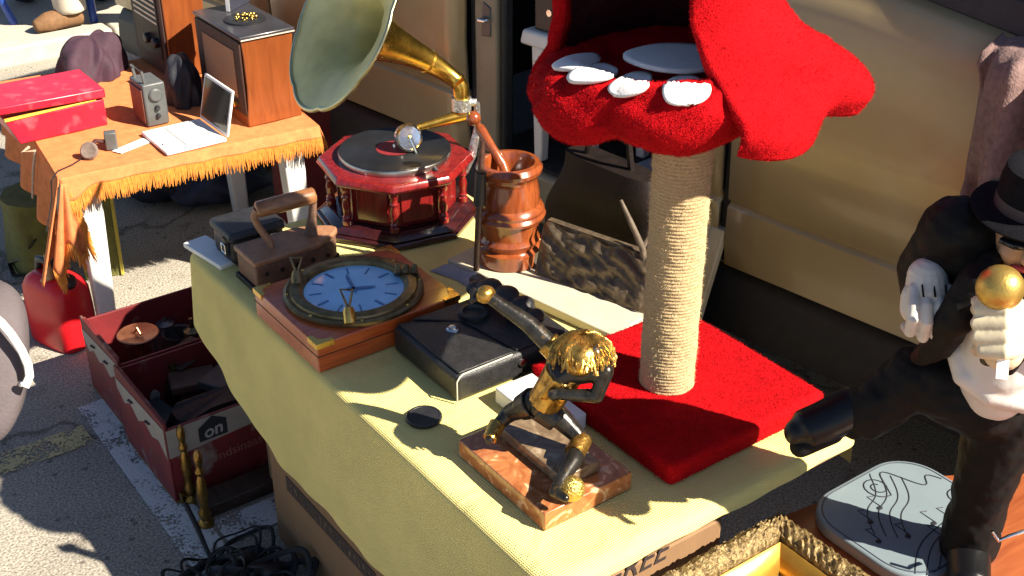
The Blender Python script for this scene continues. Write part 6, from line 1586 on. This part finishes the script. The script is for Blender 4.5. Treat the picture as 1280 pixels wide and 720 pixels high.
mb = MB(); mb.ball(mc, .0215, 24, 16); mb.build('microphone_head', M('gold_mesh', (0.55, 0.36, 0.09), .38, .8, .15, 30, .15, 300), mic)
mb = MB(); mb.tube([mc - mdir * .0205, mc - mdir * .027], .0145, 20); mb.build('microphone_collar', BRASS, mic)
# price tag
tg = S(1253, 454, -.125)
mb = MB(); mb.hexa([tg + cR * a + cU * b + cF * c for a, b, c in ((-.006, -.014, 0), (.005, -.015, 0), (.005, -.015, .0008), (-.006, -.014, .0008))], [tg + cR * a + cU * b + cF * c for a, b, c in ((-.004, .013, 0), (.007, .012, 0), (.007, .012, .0008), (-.004, .013, .0008))])
o = mb.build('price_tag', PAPER, None, smooth=0, origin=tg); tag(o, 'small white price tag hanging from the gloved microphone hand', 'price tag')
mb = MB(); mb.tube([tg + cU * .012, tg + cU * .03 + cR * .001], .0007, 5); mb.build('string', PAPER, o)
# head with face and hat
mb = MB(); fdir_ = -cF0 * .92 - cR * .38; fdir_ /= np.linalg.norm(fdir_); frt = np.cross(np.array([0, 0, 1.0]), fdir_); frt /= np.linalg.norm(frt); zup = np.array([0, 0, 1.0])
def hp3(r, f, u): return hdC + frt * r + fdir_ * f + zup * u
mb.ball(hdC, (.034, .034, .046), 20, 16); mb.tube([hp3(0, .004, -.02), hp3(0, .02, -.034)], [.028, .018], 14)
mb.tube([hp3(0, -.006, -.03), nk], [.020, .024], 14)
mb.tube([hp3(0, .030, .008), hp3(0, .043, -.008), hp3(0, .034, -.012)], [.005, .0085, .006], 10)
for s_ in (-1, 1): mb.ball(hp3(s_ * .034, -.002, -.002), (.008, .008, .012), 10, 8); mb.ball(hp3(s_ * .017, .02, -.012), (.012, .012, .011), 10, 8)
mb.ball(hp3(0, .026, -.036), (.012, .012, .010), 10, 8)
mb.build('head', SKIN_, sg, remesh=.0022, relax=3)
mb = MB()
mb.tube([hp3(-.014, .028, -.022), hp3(-.006, .036, -.0195), hp3(0, .037, -.021), hp3(.006, .036, -.0195), hp3(.014, .028, -.022)], [.0015, .0034, .003, .0034, .0015], 8)
mb.tube([hp3(-.014, .028, -.022), hp3(0, .0365, -.0265), hp3(.014, .028, -.022)], [.0015, .0040, .0015], 8); mb.build('lips', M('red_lips', (0.45, 0.05, 0.05), .3), sg, smooth=60)
for s_ in (-1, 1):
    mb = MB(); mb.tube([hp3(s_ * .005, .036, .004), hp3(s_ * .014, .036, .005), hp3(s_ * .026, .027, .003)], [.006, .0085, .006], 12, flat=.6); mb.build('dark_glasses', M('dark_lens', (0.008, 0.008, 0.009), .08), sg, smooth=60)
mb = MB(); hz_ = hdC + zup * .027; m = (Vector((0, 0, 1)) + Vector(tuple(fdir_)) * .12).to_track_quat('Z', 'Y').to_matrix().to_4x4()
mb.lathe([(.036, -.004), (.050, -.007), (.060, -.002), (.062, .001), (.058, .003), (.046, .003), (.0405, .006), (.0395, .03), (.036, .047), (.024, .049), (.010, .041), (.001, .040)], 40, hz_, m); mb.build('hat', M('hat_felt', (0.006, 0.006, 0.008), .8, 0, .3, 60, .2, 200, spec=.08), sg, smooth=45)
mb = MB(); mb.lathe([(.0412, .005), (.0404, .017)], 40, hz_, m, capb=False, capt=False); mb.build('hat_band', M('hat_band', (0.03, 0.02, 0.03), .5), sg)

# ================================================================== PEOPLE AT THE EDGES
set_cam_scale('ground')
MAUVE = M('shaded_mauve', (0.085, 0.068, 0.073), .75, 0, .12, 30, .25, 220)  # shade on the bag and jacket is darkened into this colour
JEAN = M('dark_trousers', (0.09, 0.075, 0.09), .85, 0, .15, 40, .2, 260)
def person(name, label, joints, jacket, trousers, skin, hair, shoes, vox=.014):
    t = thing(name, label, 'person', joints['base'])
    J = {k: np.array(v, float) for k, v in joints.items()}
    mb = MB()
    for s in 'LR':
        mb.limb([J['hip' + s], (J['hip' + s] + J['knee' + s]) / 2, J['knee' + s]], [.085, .078, .058], 16); mb.limb([J['knee' + s], J['knee' + s] * .65 + J['ankle' + s] * .35, J['ankle' + s]], [.058, .056, .042], 16)
        mb.limb([J['sho' + s], J['elb' + s]], [.055, .043], 14); mb.limb([J['elb' + s], J['han' + s]], [.043, .028], 14)
        h, d = J['han' + s], (J['han' + s] - J['elb' + s]) / np.linalg.norm(J['han' + s] - J['elb' + s]); side = np.cross(d, J['fwd']); side = side / np.linalg.norm(side)
        mb.tube([h, h + d * .05], [.032, .034], 12)
        for k in range(4): b = h + d * .05 + side * (k - 1.5) * .018; mb.tube([b, b + d * (.04 + .008 * (k in (1, 2))), b + d * .06 + J['fwd'] * .02], [.0095, .009, .0075], 8)
        mb.tube([h + side * .02, h + side * .045 + d * .03, h + side * .045 + d * .06], [.012, .011, .008], 8)
        mb.tube([J['chest'], J['sho' + s]], [.095, .062], 14)
    mb.tube([(J['hipL'] + J['hipR']) / 2, J['waist'], J['chest'], J['neck']], [.125, .13, .14, .055], 20)
    mb.tube([J['neck'], J['head']], [.052, .06], 14); mb.ball(J['head'], (.078, .09, .115), 18, 14)
    f = J['fwd']; r = np.cross(f, np.array([0, 0, 1.0]))
    mb.tube([J['head'] + f * .08 + np.array([0, 0, .01]), J['head'] + f * .112 - np.array([0, 0, .025])], [.012, .017], 10)
    for s in (-1, 1): mb.ball(J['head'] + r * s * .082 - np.array([0, 0, .005]), (.016, .022, .032), 10, 8)
    body = mb.build('body', skin, t, remesh=vox, relax=4)
    mb = MB()
    for s in (-1, 1): mb.ball(J['head'] + f * .078 + r * s * .032 + np.array([0, 0, .015]), .012, 10, 8)
    mb.build('eyes', M('eye_white', (0.6, 0.58, 0.55), .3), t)
    mb = MB(); mb.tube([J['head'] + f * .085 + r * .026 - np.array([0, 0, .055]), J['head'] + f * .095 - np.array([0, 0, .057]), J['head'] + f * .085 - r * .026 - np.array([0, 0, .055])], [.004, .008, .004], 8); mb.build('mouth', M('lip', (0.4, 0.15, 0.13), .5), t)
    mb = MB(); mb.ball(J['head'] - f * .018 + np.array([0, 0, .028]), (.092, .092, .105), 18, 14); mb.build('hair', hair, t)
    mb = MB(); hm = (J['hipL'] + J['hipR']) / 2
    mb.tube([hm - np.array([0, 0, .06]), hm + np.array([0, 0, .03]), J['waist'], J['chest'], J['chest'] * .4 + J['neck'] * .6], [.17, .172, .155, .165, .085], 24)
    for s in 'LR': mb.tube([J['chest'], J['sho' + s]], [.12, .078], 16); mb.limb([J['sho' + s], J['elb' + s]], [.075, .060], 16); mb.limb([J['elb' + s], J['elb' + s] * .12 + J['han' + s] * .88], [.060, .045], 16)
    jk = mb.build('jacket', jacket, t, remesh=vox * .8, relax=5)
    mb = MB()
    for s in 'LR': mb.tube([J['hip' + s] + np.array([0, 0, .03]), (J['hip' + s] + J['knee' + s]) / 2, J['knee' + s], J['knee' + s] * .5 + J['ankle' + s] * .5, J['ankle' + s] - np.array([0, 0, .035])], [.115, .1, .078, .072, .066], 18)
    mb.build('trousers', trousers, t, remesh=vox, relax=4)
    for s in 'LR':
        a = J['ankle' + s]; d = J['toe' + s] - a; d[2] = 0; g = np.array([a[0], a[1], J['ground'][2]])
        mb = MB(); mb.tube([g - d * .25 + np.array([0, 0, .04]), g + d * .2 + np.array([0, 0, .045]), g + d * .65 + np.array([0, 0, .036]), g + d + np.array([0, 0, .026])], [.036, .043, .043, .026], 16); mb.tube([g + np.array([0, 0, .045]), a], [.04, .042], 14)
        so = [tuple(q) for q in mb.v]; mb.v = [(x, y, max(z, J['ground'][2] + .002)) for x, y, z in so]
        mb.build('shoe', shoes, t, remesh=.007, relax=4)
    return t, jk, J
SKN = M('skin', (0.50, 0.30, 0.21), .5, 0, .08, 20)
HAIR = M('brown_hair', (0.05, 0.03, 0.02), .6, 0, .3, 120, .5, 300)
# shopper just left of the picture
hq = P(-330, 470, .88); fwd = np.array([.35, .94, 0.0]); rt_ = np.array([.94, -.35, 0])
bx0, by0 = hq[0], hq[1]
def B_(r, f, z): return np.array([bx0, by0, 0]) + rt_ * r + fwd * f + np.array([0, 0, z])
js = dict(base=(bx0, by0, 0), fwd=fwd, ground=(0, 0, 0), hipL=B_(-.09, 0, .86), hipR=B_(.09, 0, .86), kneeL=B_(-.09, .02, .47), kneeR=B_(.09, .02, .47), ankleL=B_(-.09, 0, .09), ankleR=B_(.09, 0, .09),
          toeL=B_(-.1, .18, 0), toeR=B_(.1, .18, 0), waist=B_(0, -.02, 1.02), chest=B_(-.02, -.02, 1.24), neck=B_(-.03, .0, 1.42), head=B_(-.03, .03, 1.55), shoL=B_(-.2, -.02, 1.30), shoR=B_(.15, -.02, 1.30),
          elbL=B_(-.24, .0, 1.04), elbR=B_(.02, .20, 1.14), hanL=B_(-.2, .12, .86), hanR=B_(-.10, .26, 1.20))
t, jk, J = person('person', 'shopper in a mauve grey jacket beside the bag at the left edge', js, MAUVE, JEAN, SKN, HAIR, M('dark_shoes', (0.03, 0.03, 0.03), .5))
# bag on the shopper's hip, only its rounded end reaches the picture
bgc = P(-38, 452, .80)
sb = thing('shoulder_bag', 'mauve grey shoulder bag with white piping at the left edge', 'bag', bgc)
def sbf(u, v):
    a = 2 * math.pi * u; t = math.pi * v; cs, sn = math.cos(a), math.sin(a)
    r = math.sin(t) ** .55
    w = bgc + cR * (.074 * r * math.copysign(abs(cs) ** .8, cs)) + cF0 * (.05 * r * math.copysign(abs(sn) ** .8, sn)) - cU * (.098 * math.copysign(abs(math.cos(t)) ** .8, math.cos(t)) * -1)
    return w + cR * .003 * math.sin(5 * a + 6 * v)
mb = MB(); mb.grid(sbf, 60, 36, closeu=True); mb.build('body', MAUVE, sb, smooth=80)
pc = [(-12, 392), (2, 404), (14, 418), (27, 438), (35, 456), (37, 470), (31, 484)]
mb = MB(); mb.tube([PD(x, y, bgc, -.048 + .0006 * max(0, x - 10)) for x, y in pc], .0058, 8, flat=.8); mb.build('white_piping', WHITE, sb, smooth=60)
mb = MB(); q = PD(26, 480, bgc, -.036); mb.ball(q, .004, 10, 8); mb.build('zip_pull', STEEL, sb)
tp_ = J['shoR'] + np.array([0, 0, .07])
mb = MB(); mb.tube([bgc + cU * .09, bgc * .5 + tp_ * .5 + cR * .05, tp_, bgc * .5 + tp_ * .5 - cF0 * -.12, bgc + cU * .085 + cF0 * .03], [.012] * 5, 8, flat=.3); mb.build('strap', MAUVE, sb, smooth=60)
# seated person behind the stall (only a shoe and trouser leg reach the picture)
sp = P(78, 34, .07); f2 = np.array([-.95, -.15, 0]); f2 /= np.linalg.norm(f2); r2_ = np.array([f2[1], -f2[0], 0])
gz = .062
def Q_(r, f, z): return np.array([sp[0], sp[1], 0]) + r2_ * r + f2 * f + np.array([0, 0, z])
js = dict(base=Q_(0, -.3, gz), fwd=f2, ground=(0, 0, gz), hipR=Q_(.0, -.42, .50), hipL=Q_(-.22, -.42, .50), kneeR=Q_(0, -.02, .53), kneeL=Q_(-.24, -.06, .53), ankleR=Q_(0, -.05, gz + .10), ankleL=Q_(-.26, -.42, gz + .10),
          toeR=Q_(0.02, .11, 0), toeL=Q_(-.26, -.24, 0), waist=Q_(-.11, -.44, .66), chest=Q_(-.11, -.42, .90), neck=Q_(-.11, -.40, 1.08), head=Q_(-.11, -.38, 1.21), shoL=Q_(-.29, -.42, .97), shoR=Q_(.07, -.42, .97),
          elbL=Q_(-.31, -.3, .74), elbR=Q_(.09, -.3, .74), hanL=Q_(-.22, -.12, .66), hanR=Q_(.0, -.12, .66))
person('person', 'seated person behind the stall, pale trousers and brown shoe showing', js, M('dark_shirt', (0.03, 0.03, 0.04), .8), M('cream_trousers', (0.58, 0.50, 0.40), .85, 0, .08, 30, .2, 200), SKN, HAIR, M('brown_suede', (0.17, 0.085, 0.035), .8, 0, .2, 60, .2, 200))
# blue plastic chair they sit on
bcq = Q_(-.11, -.42, 0)
bch = thing('folding_chair', 'blue chair behind the stall with its legs at the picture top', 'chair', (bcq[0], bcq[1], gz))
BLU = M('blue_paint', (0.015, 0.06, 0.32), .35, 0, .1, 20)
for (x, y) in ((12, 30), (118, 28)):
    a = P(x + (6 if x < 50 else 0), y, gz); b = np.array([a[0] + (-.10 if x < 50 else .0), a[1] + .02, .42])
    mb = MB(); mb.tube([a, b], [.016, .018], 10); mb.build('leg', BLU, bch)
    mb = MB(); mb.tube([a + np.array([.02, .38, 0]), b + np.array([.0, .33, 0])], [.016, .018], 10); mb.build('leg', BLU, bch)
qa, qb = P(18, 30, gz), P(118, 28, gz)
mb = MB(); mb.box(min(qa[0], qb[0]) - .1, max(qa[0], qb[0]) + .03, qa[1] - .02, qa[1] + .36, .415, .44); mb.build('seat', BLU, bch, bevel=.01)
mb = MB(); mb.box(max(qa[0], qb[0]) + .0, max(qa[0], qb[0]) + .03, qa[1] - .02, qa[1] + .36, .4405, .85); mb.build('backrest', BLU, bch, bevel=.01)
# black bags on the pavement
for k, (x, y, lab) in enumerate(((52, 16, 'black bag on the pavement beside the seated person'), (148, 14, 'black bag on the pavement behind the tall radio'), (215, -6, 'dark bag on the pavement half hidden by the tall radio'))):
    c = P(x, y, gz); mb = MB()
    def bb(u, v, c=c, k=k):
        a = 2 * math.pi * u; th = math.pi * v; f = 1 + .1 * math.sin(3 * a + k)
        return (c[0] + .12 * f * math.sin(th) * math.cos(a), c[1] + .2 + .11 * f * math.sin(th) * math.sin(a), gz + .001 + .16 * (1 - math.cos(th)))
    mb.grid(bb, 40, 18, closeu=True); o = mb.build('pavement_bag', NAVY, None, smooth=70, origin=(c[0], c[1], gz)); tag(o, lab, 'bag', 'bags on the pavement')
